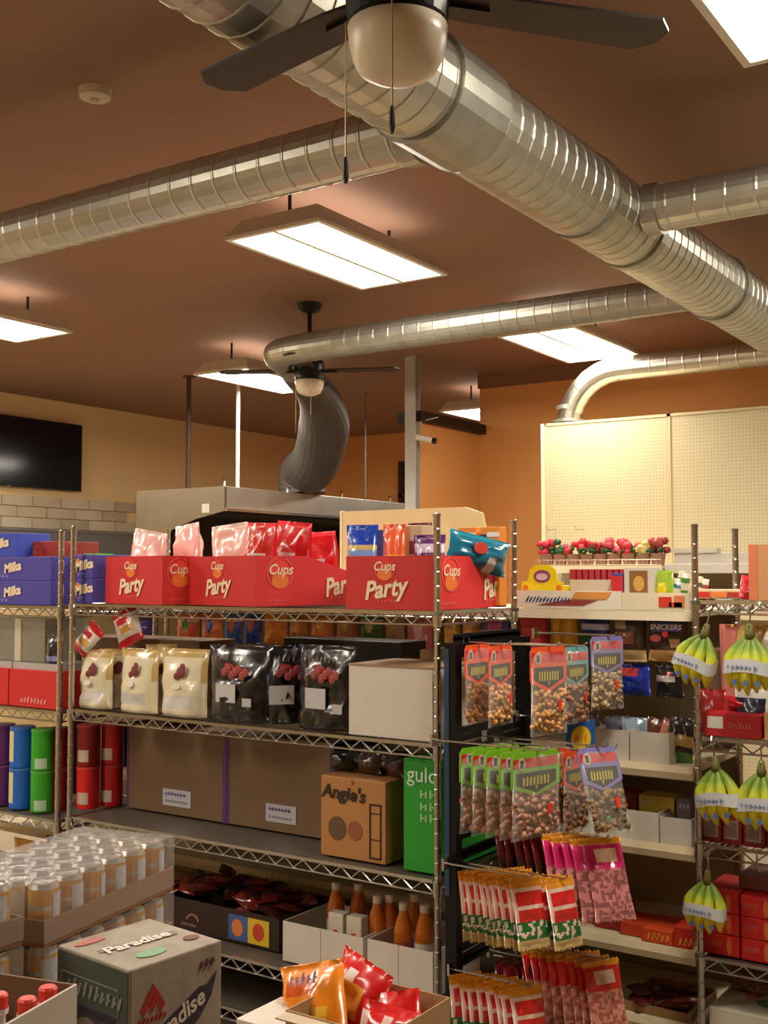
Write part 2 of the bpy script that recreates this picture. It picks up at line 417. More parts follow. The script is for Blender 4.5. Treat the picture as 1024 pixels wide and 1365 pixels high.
def smooth(P, n=4):
    out = []
    for i in range(len(P)-1):
        a = P[max(0, i-1)]; b_ = P[i]; c = P[i+1]; d = P[min(len(P)-1, i+2)]
        for k in range(n):
            t_ = k/n
            out.append(.5*((2*b_)+(c-a)*t_+(2*a-5*b_+4*c-d)*t_**2+(3*b_-a-3*c+d)*t_**3))
    return out + [P[-1]]
cp = [cp[0]] + [tuple(v) for v in smooth([Vector(cp[1]), cq[0], cq[1], cq[2]], 4)]
duct('air_duct', 'thin far branch duct with a bend beside the black downrod fan', cp, .095, .11, GALV2)
ep = [(MX-.17, 8.12, 3.27), (-3.28, 8.12, 3.27)] + [(-3.28-.42*math.sin(a), 8.12, 3.27-.42*(1-math.cos(a))) for a in [R(d) for d in (12, 24, 36, 48, 60, 72, 84, 90)]] + [(-3.70, 8.12, pzt+.01-.1)]
ep = [(p[0], p[1], p[2]+.10) for p in ep]
duct('air_duct', 'pale duct with smooth elbow dropping onto the cream pegboard partition', ep, .092, .12, mat((200, 198, 186), .33, 1.0, .1, 5), collars=[((-3.70, 8.12, pzt+.02), (0, 0, 1), .13, .02), ((-3.70, 8.12, pzt+.13), (0, 0, 1), .098, .03)])
# exhaust rising from the hood
HX, HY, HZT = -6.72, 7.5, 2.58
sp = []
a_, b_ = Vector((-7.25, 9.0, HZT+.01)), Vector((-6.75, 10.1, CZ-.02))
for k in range(15):
    t_ = k/14; s_ = t_*t_*(3-2*t_); sp.append((a_.x+(b_.x-a_.x)*s_, a_.y+(b_.y-a_.y)*s_, a_.z+(b_.z-a_.z)*t_))
def smooth(P, n=4):
    out = []
    for i in range(len(P)-1):
        a = P[max(0, i-1)]; b_ = P[i]; c = P[i+1]; d = P[min(len(P)-1, i+2)]
        for k in range(n):
            t_ = k/n
            out.append(.5*((2*b_)+(c-a)*t_+(2*a-5*b_+4*c-d)*t_**2+(3*b_-a-3*c+d)*t_**3))
    return out + [P[-1]]
sp2 = smooth(cq[2:], 4)
duct('exhaust_duct', 'dark curved exhaust duct rising from the steel kitchen hood to the bent branch duct', [tuple(v) for v in sp2], [.10+.13*min(1, k/10) for k in range(len(sp2))], .3, mat((84, 78, 74), .6, .3, .3, 4))

# ---------------------------------------------------------------- kitchen hood
hd = thing('kitchen_hood', 'large stainless steel kitchen hood hanging behind the stocked racks', 'hood', (HX, HY, 2.17))
x0 = on(183, 655, 'Y', HY).x - HX; L = 3.3
b = MB().box(x0, 0, .20, 0, L, .41); b.build('canopy', mat((176, 170, 162), .42, .9, .2, 3), hd, bevel=.004)
MB().prism([(x0, -.04), (x0, .405), (.0, .405), (0, .19), (x0*.3, .13), (x0*.6, .03)], -.012, .012, 'Y').build('side_panel', mat((130, 122, 112), .4, .9), hd)
MB().prism([(x0, .0), (x0, .20), (0, .20), (0, .13), (x0*.25, .12), (x0*.6, .03)], L-.02, L, 'Y').build('side_panel', mat((130, 122, 112), .4, .9), hd)
MB().box(x0-.02, 0, -.9, x0, L, .41).build('back_panel', mat((60, 52, 46), .5, .5), hd)
MB().box(-.004, -.004, .19, .02, L, .215).build('drip_edge', CHROME, hd)
for k in range(7): MB().box(x0+.08, .15+k*.44, .17, -.12, .15+k*.44+.40, .195).build('filter', mat((70, 66, 60), .5, .8), hd)
plate(hd, 'paper_note', x0*.24, .18, x0*.16, .26, PAPER, 'F', -.015)
for k, yy in enumerate((.1, 1.0, 1.9, 2.8)):
    MB().tube([(-.1, yy, .41), (-.1, yy, .46), (-.16, yy+.06, .49)], .012, 6).build('hanging_bolt', CHROME, hd)
# hangers
def rod(label, xp, yp, X, z0, m, r_):
    p = on(xp, yp, 'X', X)
    o = thing('support_rod', label, 'rod', (X, p.y, z0)); MB().tube([(0, 0, 0), (0, 0, CZ-z0)], r_, 8).build('rod', m, o)
    MB().lathe([(r_*2.6, 0), (r_*2.6, .012)], 10).build('ceiling_plate', m, o, loc=(0, 0, CZ-z0-.012)); return o
rod('thin white support rod above the near corner of the steel hood', 317, 600, -6.80, HZT, mat((200, 196, 190), .4), .018)
rod('dark brown pipe hanging from the ceiling left of the white rod', 251, 600, -7.75, HZT, mat((74, 46, 30), .5), .024)
rod('thin grey rod above the far part of the hood', 487, 610, -6.9, HZT, mat((120, 112, 104), .4), .010)
p = on(550, 620, 'Y', 8.5)
col = thing('steel_column', 'pale grey steel column left of the orange partition wall', 'column', (p.x, 8.5, 0))
b = MB(); b.box(-.055, -.04, 0, .055, -.03, CZ); b.box(-.055, .03, 0, .055, .04, CZ); b.box(-.01, -.035, 0, .01, .035, CZ); b.build('beam', mat((190, 186, 180), .45), col)
MB().box(-.09, -.08, 0, .09, .08, .02).build('base_plate', DARKMET, col)
kw = thing('wall_shelf_frame', 'thin dark frame on the orange wall deep behind the hood', 'frame', (-8.4, 12.97, 2.3))
for (x1, z1, x2, z2) in ((0, 0, 2.4, .05), (0, .55, 2.4, .60), (0, 1.0, 2.4, 1.04), (0, .05, .05, 1.0), (2.35, .05, 2.4, 1.0)):
    MB().box(x1, -.1, z1, x2, .03, z2).build('bar', mat((60, 34, 22), .6), kw)

# ---------------------------------------------------------------- security camera
p = on(567, 584, 'Y', 8.55)
s = thing('security_camera', 'white security camera mounted high on the end of the orange partition', 'camera', (-5.40, 8.6, p.z-.03)); s.scale = (.72, .72, .72)
MB().box(-.05, -.10, -.10, .05, 0, .10).build('junction_box', WHITE, s, bevel=.008)
MB().tube([(.03, -.1, .03), (.10, -.16, .05), (.16, -.16, .03)], .018, 8).build('bracket', WHITE, s)
MB().tube([(.10, -.20, .045), (.30, -.14, -.005)], .036, 12).build('barrel', mat((228, 222, 210), .4), s, smooth=False)
MB().tube([(.30, -.14, -.005), (.345, -.127, -.016)], .037, 12).build('lens_hood', mat((20, 20, 22), .3), s)
MB().tube([(0, -.06, .10), (.0, -.07, .2), (.1, -.05, .26), (.3, .0, .30)], .006, 6).build('cable', WHITE, s)

# smoke sensor
p = on(127, 120, 'Z', CZ)
o = thing('smoke_alarm', 'small round white smoke alarm alone on the brown ceiling', 'smoke alarm', (p.x, p.y, CZ-.04))
MB().lathe([(.045, 0), (.062, .008), (.068, .04)], 20).build('housing', mat((214, 196, 176), .5), o, smooth=False)
MB().lathe([(.02, -.004), (.02, .002)], 12).build('sensor_cap', mat((180, 166, 150), .5), o)

# ---------------------------------------------------------------- ceiling fans
def fan(label, x, y, z, down, r, blades, rot0, chains, dome):
    t = thing('ceiling_fan', label, 'ceiling fan', (x, y, z))
    MB().lathe([(r*.55, CZ-z-.06), (r*.75, CZ-z-.05), (r*.85, CZ-z)], 20).build('canopy', DARKMET, t, smooth=False)
    MB().tube([(0, 0, .14), (0, 0, CZ-z-.03)], .016, 10).build('downrod', DARKMET, t)
    MB().lathe([(r*.80, -.01), (r, .0), (r*1.04, .05), (r*1.04, .10), (r*.9, .15), (r*.4, .18), (r*.2, .22)], 28).build('motor', DARKMET, t, smooth=False)
    prof = [(.001, -.01-dome), (r*.35, -.008-dome), (r*.6, -.0-dome*.98), (r*.78, -dome*.88), (r*.90, -dome*.66), (r*.97, -dome*.35), (r*1.0, -.01)]
    MB().lathe(prof, 28).build('light_dome', mat((236, 226, 204), .35, 0, .03), t, smooth=True)
    for k in range(blades):
        a = rot0 + 2*PI*k/blades
        bl = MB(); pl = [(r*.9, -.05), (r*1.6, -.062), (.62, -.075), (.66, -.03), (.66, .03), (.62, .075), (r*1.6, .062), (r*.9, .05)]
        bl.prism(pl, .058, .066, 'Z'); o = bl.build('blade', mat((46, 34, 28), .5), t, rot=(0, 0, a))
        MB().box(r*.8, -.018, .048, r*1.9, .018, .057).build('blade_arm', DARKMET, t, rot=(0, 0, a))
    for (cx, cy, ln) in chains:
        MB().tube([(cx, cy, .02), (cx, cy, -ln)], .0022, 5).build('pull_chain', mat((190, 165, 130), .4, .7), t)
        MB().lathe([(.004, -ln-.05), (.008, -ln-.035), (.006, -ln), (.003, -ln+.01)], 8, (cx, cy, 0)).build('pull_knob', mat((60, 52, 48), .4), t)
    return t
F1 = on(530, 32, 'Z', 3.02)
fan('black ceiling fan with frosted light dome and two pull chains, nearest the viewer', F1.x, F1.y, 3.02, .7, .112, 3, R(50), [(-.112, -.04, .30), (.055, -.035-.07, .245)], .12)
F2 = on(413, 405, 'Z', CZ)
fan('black downrod ceiling fan in the distance above the kitchen hood', F2.x, F2.y, 3.20, .5, .105, 4, R(28), [(-.10, -.03, .34), (.06, -.06, .28)], .11)

# ================================================================ wire racks
def wire_rack(label, x0, y0, W, D, levels, top, liners=(), wires=True):
    t = thing('wire_shelving_rack', label, 'rack', (x0, y0, 0))
    pm = MB(); pr = [(.0127, 0)]
    z = .03
    while z < top-.03:
        pr += [(.0127, z), (.0112, z+.003), (.0112, z+.006), (.0127, z+.009)]; z += .0508
    pr += [(.0127, top-.012), (.0145, top-.011), (.0145, top-.002), (.008, top)]
    pm.lathe(pr, 12); me = pm.mesh('post', CHROME)
    for px_, py_ in ((0, 0), (W, 0), (0, D), (W, D)): link(me, 'post', t, (px_, py_, 0))
    sm = MB(); h = .042; g = .018
    for z in (0, -h):
        r_ = .0045 if z == 0 else .004
        sm.tube([(g, 0, z), (W-g, 0, z)], r_, 6); sm.tube([(g, D, z), (W-g, D, z)], r_, 6)
        sm.tube([(0, g, z), (0, D-g, z)], r_, 6); sm.tube([(W, g, z), (W, D-g, z)], r_, 6)
    sm.box(g, -.004, -.006, W-g, .002, .006); sm.box(W-.002, g, -.006, W+.004, D-g, .006)
    smesh = sm.mesh('shelf', CHROME)
    zz = MB()
    def zig(p, q, n):
        pts = []
        p, q = Vector(p), Vector(q)
        for i in range(n+1):
            c = p.lerp(q, i/n); c.z = -.004 if i % 2 else -h+.003; pts.append(c)
        for i in range(n): zz.tube([pts[i], pts[i+1]], .0032, 5, caps=False)
    zig((g, 0, 0), (W-g, 0, 0), max(6, int(W/.045))); zig((W, g, 0), (W, D-g, 0), int(D/.045)); zig((0, g, 0), (0, D-g, 0), int(D/.045)); zig((g, D, 0), (W-g, D, 0), max(6, int(W/.045)))
    zmesh = zz.mesh('truss_wire', CHROME)
    dk = MB(); n = int(W/.026)
    for i in range(1, n):
        x = W*i/n; dk.box(x-.0017, .006, -.004, x+.0017, D-.006, -.0006)
    for k in range(1, 4): dk.box(.01, D*k/4-.003, -.010, W-.01, D*k/4+.003, -.004)
    dmesh = dk.mesh('deck_wires', CHROME)
    col_ = MB()
    col_.lathe([(.0175, -h-.008), (.0175, -.01), (.0215, .004)], 12)
    cmesh = col_.mesh('corner_collars', CHROME)
    lmesh = MB().box(.012, .01, -.0005, W-.012, D-.01, .0012).mesh('shelf_liner', mat((92, 84, 74), .42, .2, .2, 3))
    for i, z in enumerate(levels):
        s_ = link(smesh, 'shelf', t, (0, 0, z-.006))
        link(zmesh, 'truss_wire', s_); o = link(dmesh, 'deck_wires', s_, kind='stuff'); [link(cmesh, 'corner_collar', s_, q_) for q_ in ((0, 0, 0), (W, 0, 0), (0, D, 0), (W, D, 0))]
        if i in liners: link(lmesh, 'shelf_liner', s_)
    return t
MY = 3.438; MD = .59; MX0, MX1 = -3.984, -2.079
S1, S2, S3, S4 = 1.669, 1.202, .731, .301
wire_rack('main chrome wire rack in the middle holding the red party cartons', MX0, MY, MX1-MX0, MD, [S1, S2, S3, S4, .10], 2.017, (2, 3, 4))
wire_rack('chrome wire rack at the left edge holding purple biscuit cartons', -4.064-1.5, MY, 1.5, MD, [1.655, 1.185, .70, .30], 2.0, (2, 3))
BX, BY = -1.365, 4.085
wire_rack('chrome wire rack at the right edge with banana bunches hanging from it', BX, BY, 1.25, .50, [1.705, 1.21, .83, .43, .10], 1.985, (3, 4))
# ================================================================ goods: helpers
def ln(v): return (v[0], v[1], v[2])
def pxw(x0, x1, y, Y):
    return on(x0, y, 'Y', Y).x, on(x1, y, 'Y', Y).x
def closed_box(name, label, cat, x0, Y, z0, W, D, H, m, group=None, rz=0, flap=None, bevel=.003, body='body'):
    t = thing(name, label, cat, (x0, Y, z0), rz, group)
    MB().box(0, 0, 0, W, D, H).build(body, m, t, bevel=bevel)
    if flap: MB().box(0.002, D*.47, H, W-.002, D*.53, H+.001).build('tape', flap, t)
    return t
def open_tray(t, W, D, H, m, th=.004, hs=None):
    """open carton: bottom and four walls; hs = heights front, back, left, right"""
    hs = hs or (H, H, H, H)
    MB().box(0, 0, 0, W, D, th).build('bottom', m, t)
    MB().box(0, 0, th, W, th, hs[0]).build('front_panel', m, t)
    MB().box(0, D-th, th, W, D, hs[1]).build('back_panel', m, t)
    MB().box(0, th, th, th, D-th, hs[2]).build('side_panel', m, t)
    MB().box(W-th, th, th, W, D-th, hs[3]).build('side_panel', m, t)
def bands(*b):
    """b: (v_top, index) ascending"""
    def f(u, v, s):
        for vt, i in b:
            if v < vt: return i
        return b[-1][1]
    return f
def bag(name, label, cat, loc, w, h, d, mats, matfn=None, rz=0, tilt=0, roll=0, seed=1, group=None, **k):
    me = bag_mesh(w, h, d, seed, matfn, mats, key=k.pop('key', None), **k)
    o = link(me, name, None, loc, (tilt, roll, rz)); return tag(o, label, cat, group)
def baglike(t, nm, w, h, d, mats, matfn, seed, **k):
    return link(bag_mesh(w, h, d, seed, matfn, mats, **k), nm, t)

# ---------------------------------------------------------------- party cartons on the top shelf
CREAMP = mat((236, 214, 178), .5); GOLDP = mat((232, 120, 46), .5); PINKP = mat((226, 96, 86), .5)
def party_carton(label, x0, x1, seed, rz=0, D=.56):
    X0, X1 = pxw(x0, x1, 800, MY+.01); W = (X1-X0)*(1.0 if not rz else 1.24)
    H = on(x0+20, 742, 'Y', MY+.01).z - S1
    t = thing('snack_carton', label, 'carton', (X1-W*math.cos(rz), MY+.012-W*math.sin(rz), S1+.002), rz, 'red party snack cartons')
    th = .004
    MB().box(0, 0, 0, W, D, th).build('bottom', RED, t)
    MB().box(0, 0, th, W, th, H).build('front_panel', RED, t)
    MB().box(0, D-th, th, W, D, H*.62).build('back_panel', RED, t)
    poly = [(th, th), (D-th, th), (D-th, H*.62), (D*.47, H), (th, H)]
    MB().prism(poly, 0, th, 'X').build('side_panel', RED_LIT, t); MB().prism(poly, W-th, W, 'X').build('side_panel', RED_LIT, t)  # sides in a lighter red: light on them painted into the card
    # front print
    cx = W*.46; d = -.0015
    disc(t, 'emblem', cx, H*.76, .036, .040, mat((214, 52, 44), .5), 'F', d)
    disc(t, 'emblem_glow', cx, H*.66, .031, .022, GOLDP, 'F', d-.001)
    ring(t, 'emblem_ring', cx, H*.76, .040, .044, PINKP, 'F', d, a0=R(150), a1=R(380))
    text('Cups', .046, CREAMP, t, (cx-.002, d-.003, H*.80), FRONT, .25, .02)
    text('Party', .092, CREAMP, t, (cx, d-.003, H*.38), (PI/2, -R(7), 0), .3, .03, sx=.95)
    marks(t, cx-.03, H*.13, 6, .014, .012, PINKP, 'F', d)
    # side print
    sx = D*.22; d = W+.0015
    disc(t, 'emblem', sx, H*.68, .050, .046, mat((230, 66, 56), .5), 'S', d)
    disc(t, 'emblem_glow', sx, H*.50, .042, .028, GOLDP, 'S', d+.001)
    ring(t, 'emblem_ring', sx, H*.66, .060, .065, PINKP, 'S', d, a0=R(100), a1=R(430))
    text('Cups', .058, CREAMP, t, (d+.003, sx, H*.72), SIDE, .25, .02)
    text('Party', .105, CREAMP, t, (d+.003, D*.80, H*.40), (PI/2, -R(10), PI/2), .3, .03, sx=.8)
    marks(t, D*.70, H*.12, 6, .022, .014, PINKP, 'S', d)
    marks(t, D*.10, H*.09, 7, .016, .012, PINKP, 'S', d)
    return t, W, D, H, X0
c1 = party_carton('leftmost red party carton filled with pale pink pouches', 139, 216, 1, -R(10), .40)
c2 = party_carton('middle red party carton with red and pink pouches sticking out', 240, 340, 2, -R(15), .54)
c3 = party_carton('right hand red party carton behind the chrome front post, with mixed bags in it', 461, 577, 3)
PINKM = foil((232, 176, 172)); PINKL = foil((246, 214, 206)); REDF = foil((206, 20, 30)); 
def pouch(label, ct, fx_, ly, w, h, col, seed, grp, rz=0, tilt=0, lab=True):
    t_, W_ = ct[0], ct[1]; a_ = t_.rotation_euler.z; p = Vector(t_.location) + Matrix.Rotation(a_, 3, 'Z') @ Vector((fx_*W_, ly, 0)); Y = p.y; h += .085; rz += a_
    w += .04
    mats = [foil(col), foil([min(255, c+40) for c in col]), PAPER]
    mf = lambda u, v, s: (1 if v > .93 else (2 if (.22 < u < .78 and .50 < v < .64 and lab) else 0))
    return bag('coffee_pouch', label, 'pouch', (p.x, Y, S1+.008), w, h, .10, mats, mf, rz, tilt, R(random.Random(seed).uniform(-9, 9)), seed, grp, standing=True, gather=.10, wr=.55)
A, B_ = 'pale pink pouches in the red cartons', 'red pouches in the middle red carton'
pouch('pale pink pouch at the left end of the leftmost red carton', c1, .34, .10, .19, .235, (236, 178, 172), 2, A, R(8), 0, False)
pouch('pale pink pouch leaning behind the first one in the leftmost red carton', c1, .60, .27, .19, .265, (234, 172, 168), 3, A, R(-6), 0, False)
pouch('large pale pink pouch at the left of the middle red carton', c2, .28, .14, .20, .255, (240, 186, 176), 4, A, R(12), 0, False)
pouch('red pouch with pale paper label next to the pink one in the middle carton', c2, .78, .10, .15, .25, (204, 22, 30), 5, B_, R(8))
pouch('red pouch second from the right in the middle carton', c2, .74, .26, .16, .26, (196, 16, 26), 6, B_, R(16))
pouch('bright red pouch tilted over the low right corner of the middle carton', c2, .70, .43, .18, .22, (224, 26, 36), 7, B_, R(40), R(4))
# goods in the right hand carton
def p3(x, Y): return on(x, 735, 'Y', Y).x
bag('snack_bag', 'blue and silver snack bag standing in the right hand red carton', 'bag', (p3(483, 3.60), 3.60, S1+.008), .135, .315, .09,
    [foil((24, 66, 178)), foil((120, 150, 214)), foil((198, 176, 110))], bands((.70, 1), (.76, 2), (1, 0)), R(10), 0, 0, 11)
o = closed_box('snack_box', 'dark blue box edge next to the blue and silver bag', 'box', p3(505, 3.75), 3.70, S1+.008, .03, .12, .30, card((28, 34, 110)))
bag('snack_bag', 'orange snack bag with yellow foot between blue bag and yellow box', 'bag', (p3(526, 3.62), 3.62, S1+.008), .10, .315, .07,
    [foil((226, 92, 44)), foil((240, 176, 40))], bands((.62, 1), (1, 0)), R(5), 0, 0, 12)
o = closed_box('snack_box', 'tall narrow box with maroon top and yellow foot in the right hand carton', 'box', p3(541, 3.66), 3.64, S1+.008, .085, .08, .31, card((196, 170, 140)))
plate(o, 'printed_band', .002, .01, .083, .19, card((232, 176, 40)), 'F', -.001); plate(o, 'emblem', .03, .20, .055, .25, card((120, 24, 40)), 'F', -.001)
bag('snack_bag', 'purple and lilac bag just left of the front chrome post', 'bag', (p3(573, 3.63), 3.63, S1+.008), .13, .272, .07,
    [foil((96, 44, 110)), foil((196, 180, 206))], lambda u, v, s: 1 if .72 < v < .86 else 0, R(8), 0, 0, 13)
bag('snack_bag', 'small bag with yellow and green print peeking over the purple bag', 'bag', (p3(560, 3.76), 3.76, S1+.008), .11, .325, .05,
    [foil((110, 50, 60)), foil((214, 206, 40))], lambda u, v, s: 1 if (.82 < v < .93 and u < .7) else 0, 0, 0, 0, 14)
t = thing('snack_bag', 'big teal snack bag slumped over the side of the right hand carton', 'bag', (p3(632, 3.78), 3.78, S1+.145), 0, rot=(R(2), R(12), R(58)))
baglike(t, 'bag_body', .27, .135, .11, [foil((10, 110, 140)), foil((24, 140, 168)), foil((214, 206, 200))], lambda u, v, s: 2 if (.62 < u < .78 and v < .45) else (1 if v > .85 else 0), 15)
disc(t, 'logo', -.02, .085, .03, .022, mat((206, 70, 60), .5), 'F', -.057)
for i, xx in enumerate((629, 660)):
    o = closed_box('snack_box', ['navy and orange box upright behind the teal bag, left one', 'orange and navy box upright behind the teal bag, right one'][i], 'box', p3(xx, 3.93)-.06, 3.92, S1+.008, .085, .06, .31, card((226, 138, 48)), group='orange boxes behind the teal bag')
    plate(o, 'printed_band', .0, .19, .03, .28, card((40, 28, 80)), 'F', -.001); plate(o, 'cap_print', .03, .27, .084, .288, WHITE, 'F', -.001)

# ---------------------------------------------------------------- purple biscuit cartons, left
PUR = card((70, 62, 150)); BLUEC = card((48, 70, 170))
def biscuit_carton(label, x0, x1, Y, z, H, D=.25, m=PUR, txt='Milka'):
    W = x1-x0
    t = closed_box('biscuit_carton', label, 'carton', x0, Y, z, W, D, H, m, 'purple biscuit cartons')
    text(txt, H*.52, CREAMP, t, (W*.60, -.004, H*.55), (PI/2, -R(8), 0), .2, .04)
    disc(t, 'biscuit_print', W*.12, H*.45, .05 if W > .3 else .02, H*.33, card((150, 84, 40)), 'F', -.001)
    disc(t, 'biscuit_filling', W*.12, H*.33, .04 if W > .3 else .015, H*.15, card((222, 150, 60)), 'F', -.002)
    disc(t, 'nut_print', W*.30, H*.66, .014, H*.18, card((200, 130, 50)), 'F', -.002)
    marks(t, W*.25, H*.14, 8, W*.04, H*.1, mat((150, 150, 210), .5), 'F', -.001)
    return t
zt = on(40, 742, 'Y', 3.45).z; zh = (zt-1.658)/2
xa, xb = pxw(-55, 68, 780, 3.46)
biscuit_carton('lower purple biscuit carton at the left edge on the left rack', xa, xb, 3.46, 1.657, zh)
biscuit_carton('upper purple biscuit carton stacked on the lower one on the left rack', xa, xb, 3.46, 1.657+zh+.001, zh)
xa, xb = pxw(101, 127, 780, 3.52)
biscuit_carton('lower narrow purple biscuit carton just right of the two left posts', xa, xb, 3.50, S1+.003, zh-.004, .3)
biscuit_carton('upper narrow purple biscuit carton just right of the two left posts', xa, xb, 3.50, S1+zh, zh-.004, .3)
xa, xb = pxw(-30, 22, 720, 3.5)
biscuit_carton('blue and white carton on top of the purple cartons at the left edge', xa, xb, 3.50, 1.657+2*zh+.002, .115, .2, BLUEC)
xa, xb = pxw(25, 76, 730, 3.60)
o = closed_box('chocolate_box', 'flat dark red box with fine stripes on top of the purple cartons, left rack', 'box', xa, 3.60, 1.657+2*zh+.002, xb-xa, .10, .075, card((150, 40, 30)), 'dark red flat boxes')
marks(o, .01, .012, 12, .014, .045, card((200, 90, 60)), 'F', -.001); MB().box(-.03, .0, 0, -.002, .1, .068).build('end_cap', WHITE, o)
xa, xb = pxw(100, 119, 730, 3.66)
o = closed_box('chocolate_box', 'small dark red box above the narrow purple cartons', 'box', xa, 3.62, S1+2*zh-.003, xb-xa, .1, .062, card((140, 44, 26)), 'dark red flat boxes')
xa, xb = pxw(121, 138, 760, 3.6)
o = closed_box('snack_box', 'yellow box with a white oval between purple carton and red carton', 'box', xa, 3.56, S1+.002, xb-xa+.005, .25, .20, card((176, 138, 50)))
disc(o, 'oval_print', (xb-xa)*.6, .10, .03, .075, WHITE, 'F', -.001); MB().box(.0, .0, .20, xb-xa, .1, .225).build('green_lid', card((96, 190, 40)), o)

# ---------------------------------------------------------------- second shelf: cream pouches, black bags, white box
CRM = foil((216, 206, 176), .08)
G = 'cream pouches on the second shelf'
def cream_pouch(label, x0, x1, yt, Y, rz, seed, w=None, side=False):
    X0, X1 = pxw(x0, x1, 920, Y); w = w or (X1-X0)
    H = on((x0+x1)/2, yt, 'Y', Y).z - S2
    t = thing('cream_pouch', label, 'pouch', ((X0+X1)/2, Y+.05, S2+.002), rz, G)
    me = bag_mesh(w, H, .11, seed, lambda u, v, s: 1 if (v > .90 or (v > .5 and (u < .08 or u > .92))) else (2 if .12 < v < .30 and .2 < u < .8 else 0), [CRM, foil((190, 160, 100)), foil((196, 192, 188))], standing=True, gather=-.05)
    link(me, 'pouch_body', t)
    b = MB()
    for (cx, cz, r_) in ((.02, .66, .024), (-.005, .60, .015), (.03, .74, .016)): b.blob((cx, -.052, H*cz), r_, 8, sq=(1, .25, 1))
    b.build('cherry_print', mat((120, 50, 56), .6), t)
    disc(t, 'stem_print', 0.0, H*.45, .022, .012, mat((230, 225, 215), .5), 'F', -.06)
    return t
cream_pouch('cream pouch with cherry print at the left end of the second shelf', 97, 140, 868, 3.47, R(0), 21)
cream_pouch('cream pouch turned sideways between the first and middle cream pouches', 124, 158, 866, 3.54, R(38), 22, .13)
cream_pouch('cream pouch in the middle of the cream row, slightly proud', 150, 203, 866, 3.47, R(-4), 23)
cream_pouch('cream pouch turned sideways between the middle and right cream pouches', 186, 222, 860, 3.56, R(40), 24, .13)
cream_pouch('widest cream pouch beside the black bags', 206, 266, 866, 3.47, R(3), 25)
o = closed_box('paper_sack', 'crumpled brown paper carton behind the cream pouches', 'carton', on(110, 860, 'Y', 3.74).x, 3.72, S2+.002, .78, .24, .30, CARD_D)
def chip_bag(label, x, y, Y, z, rx, rz, seed, w=.16, h=.20):
    t = thing('chip_bag', label, 'bag', (on(x, y, 'Y', Y).x, Y, z), 0, 'red and white chip bags on the cream pouches', rot=rx)
    baglike(t, 'bag_body', w, h, .06, [foil((226, 214, 204)), foil((200, 30, 36)), foil((216, 160, 70))], lambda u, v, s: 1 if (v > .80 or v < .18) else (2 if (.30 < v < .5 and .3 < u < .85) else (1 if .55 < v < .72 and .15 < u < .7 and s == 0 else 0)), seed)
    return t
chip_bag('striped red and white chip bag lying on the first cream pouch', 104, 855, 3.50, S2+.25, (R(-12), R(40), R(5)), 0, 31, .10, .15)
chip_bag('red and white chip bag tilted, wedged under the top shelf above the cream pouches', 176, 862, 3.60, S2+.285, (R(-8), R(-24), R(8)), 0, 32, .15, .17)
BG = 'large black bags on the second shelf'
def black_bag(label, x0, x1, Y, seed, rz=0, lx=0, w=None):
    X0, X1 = pxw(x0, x1, 920, Y); w = w or (X1-X0)
    H = on((x0+x1)/2, 862, 'Y', Y).z - S2
    t = thing('black_bag', label, 'bag', ((X0+X1)/2, Y+.06, S2+.002), rz, BG)
    link(bag_mesh(w, H, .12, seed, lambda u, v, s: 1 if (v > .3 and u < .08) else 0, [BLACKF, foil((20, 36, 70))], standing=True, wr=.5), 'bag_body', t)
    dd = -.066
    b = MB()
    rr = random.Random(seed)
    for k in range(7): b.blob((lx+.02+(k-3)*.018, dd, H*(.66+.05*math.sin(k*2.1))), .017, 6, sq=(1, .3, 1.1))
    b.build('logo', mat((150, 66, 64), .5), t)
    b = MB()
    for k in range(5): b.blob((lx+.02+(k-2)*.02, dd+.002, H*(.71+.04*math.cos(k))), .014, 6, sq=(1.2, .3, .8))
    b.build('logo_top', mat((150, 24, 28), .5), t)
    plate(t, 'paper_label', lx-.075, H*.26, lx+.025, H*.50, mat((184, 182, 182), .6), 'F', dd-.002)
    plate(t, 'barcode_label', lx+.06, H*.22, lx+.105, H*.33, mat((170, 168, 168), .6), 'F', dd-.001)
    q = MB(); 
    for k in range(9): q.prism([(lx-.10+k*.02+rr.random()*.01, H*(.80+rr.random()*.08)), (lx-.095+k*.02, H*.80), (lx-.09+k*.02, H*(.84+rr.random()*.08))], dd+.018, dd+.020)
    q.build('silver_print', mat((200, 200, 204), .3, .4), t)
    return t
black_bag('first large black bag with red logo beside the cream pouches', 268, 350, 3.47, 41, R(2), .0)
black_bag('narrow black bag turned sideways between the two large black bags', 346, 388, 3.53, 42, R(50), .0, .16)
black_bag('large black bag left of the white box', 384, 466, 3.47, 43, R(-3), .02)
o = closed_box('storage_tote', 'long black tote behind the black bags and white box', 'tote', on(378, 860, 'Y', 3.80).x, 3.80, S2+.002, .60, .19, .325, mat((20, 18, 18), .4))
X0, X1 = pxw(465, 577, 930, MY+.02)
o = closed_box('white_box', 'plain white cardboard box at the right end of the second shelf', 'box', X0, MY+.02, S2+.002, X1-X0, .32, on(500, 889, 'Y', MY+.02).z-S2, WHITEB)
plate(o, 'lid_edge', 0, 0, 0, 0, card((150, 120, 90)), 'T', on(500, 889, 'Y', MY+.02).z-S2+.003, .003, poly=[(-.002, -.002), (X1-X0+.002, -.002), (X1-X0+.002, .322), (-.002, .322)])
o = closed_box('brown_box', 'low brown box behind the white box', 'box', X0+.10, MY+.36, S2+.002, .22, .2, .30, CARD)

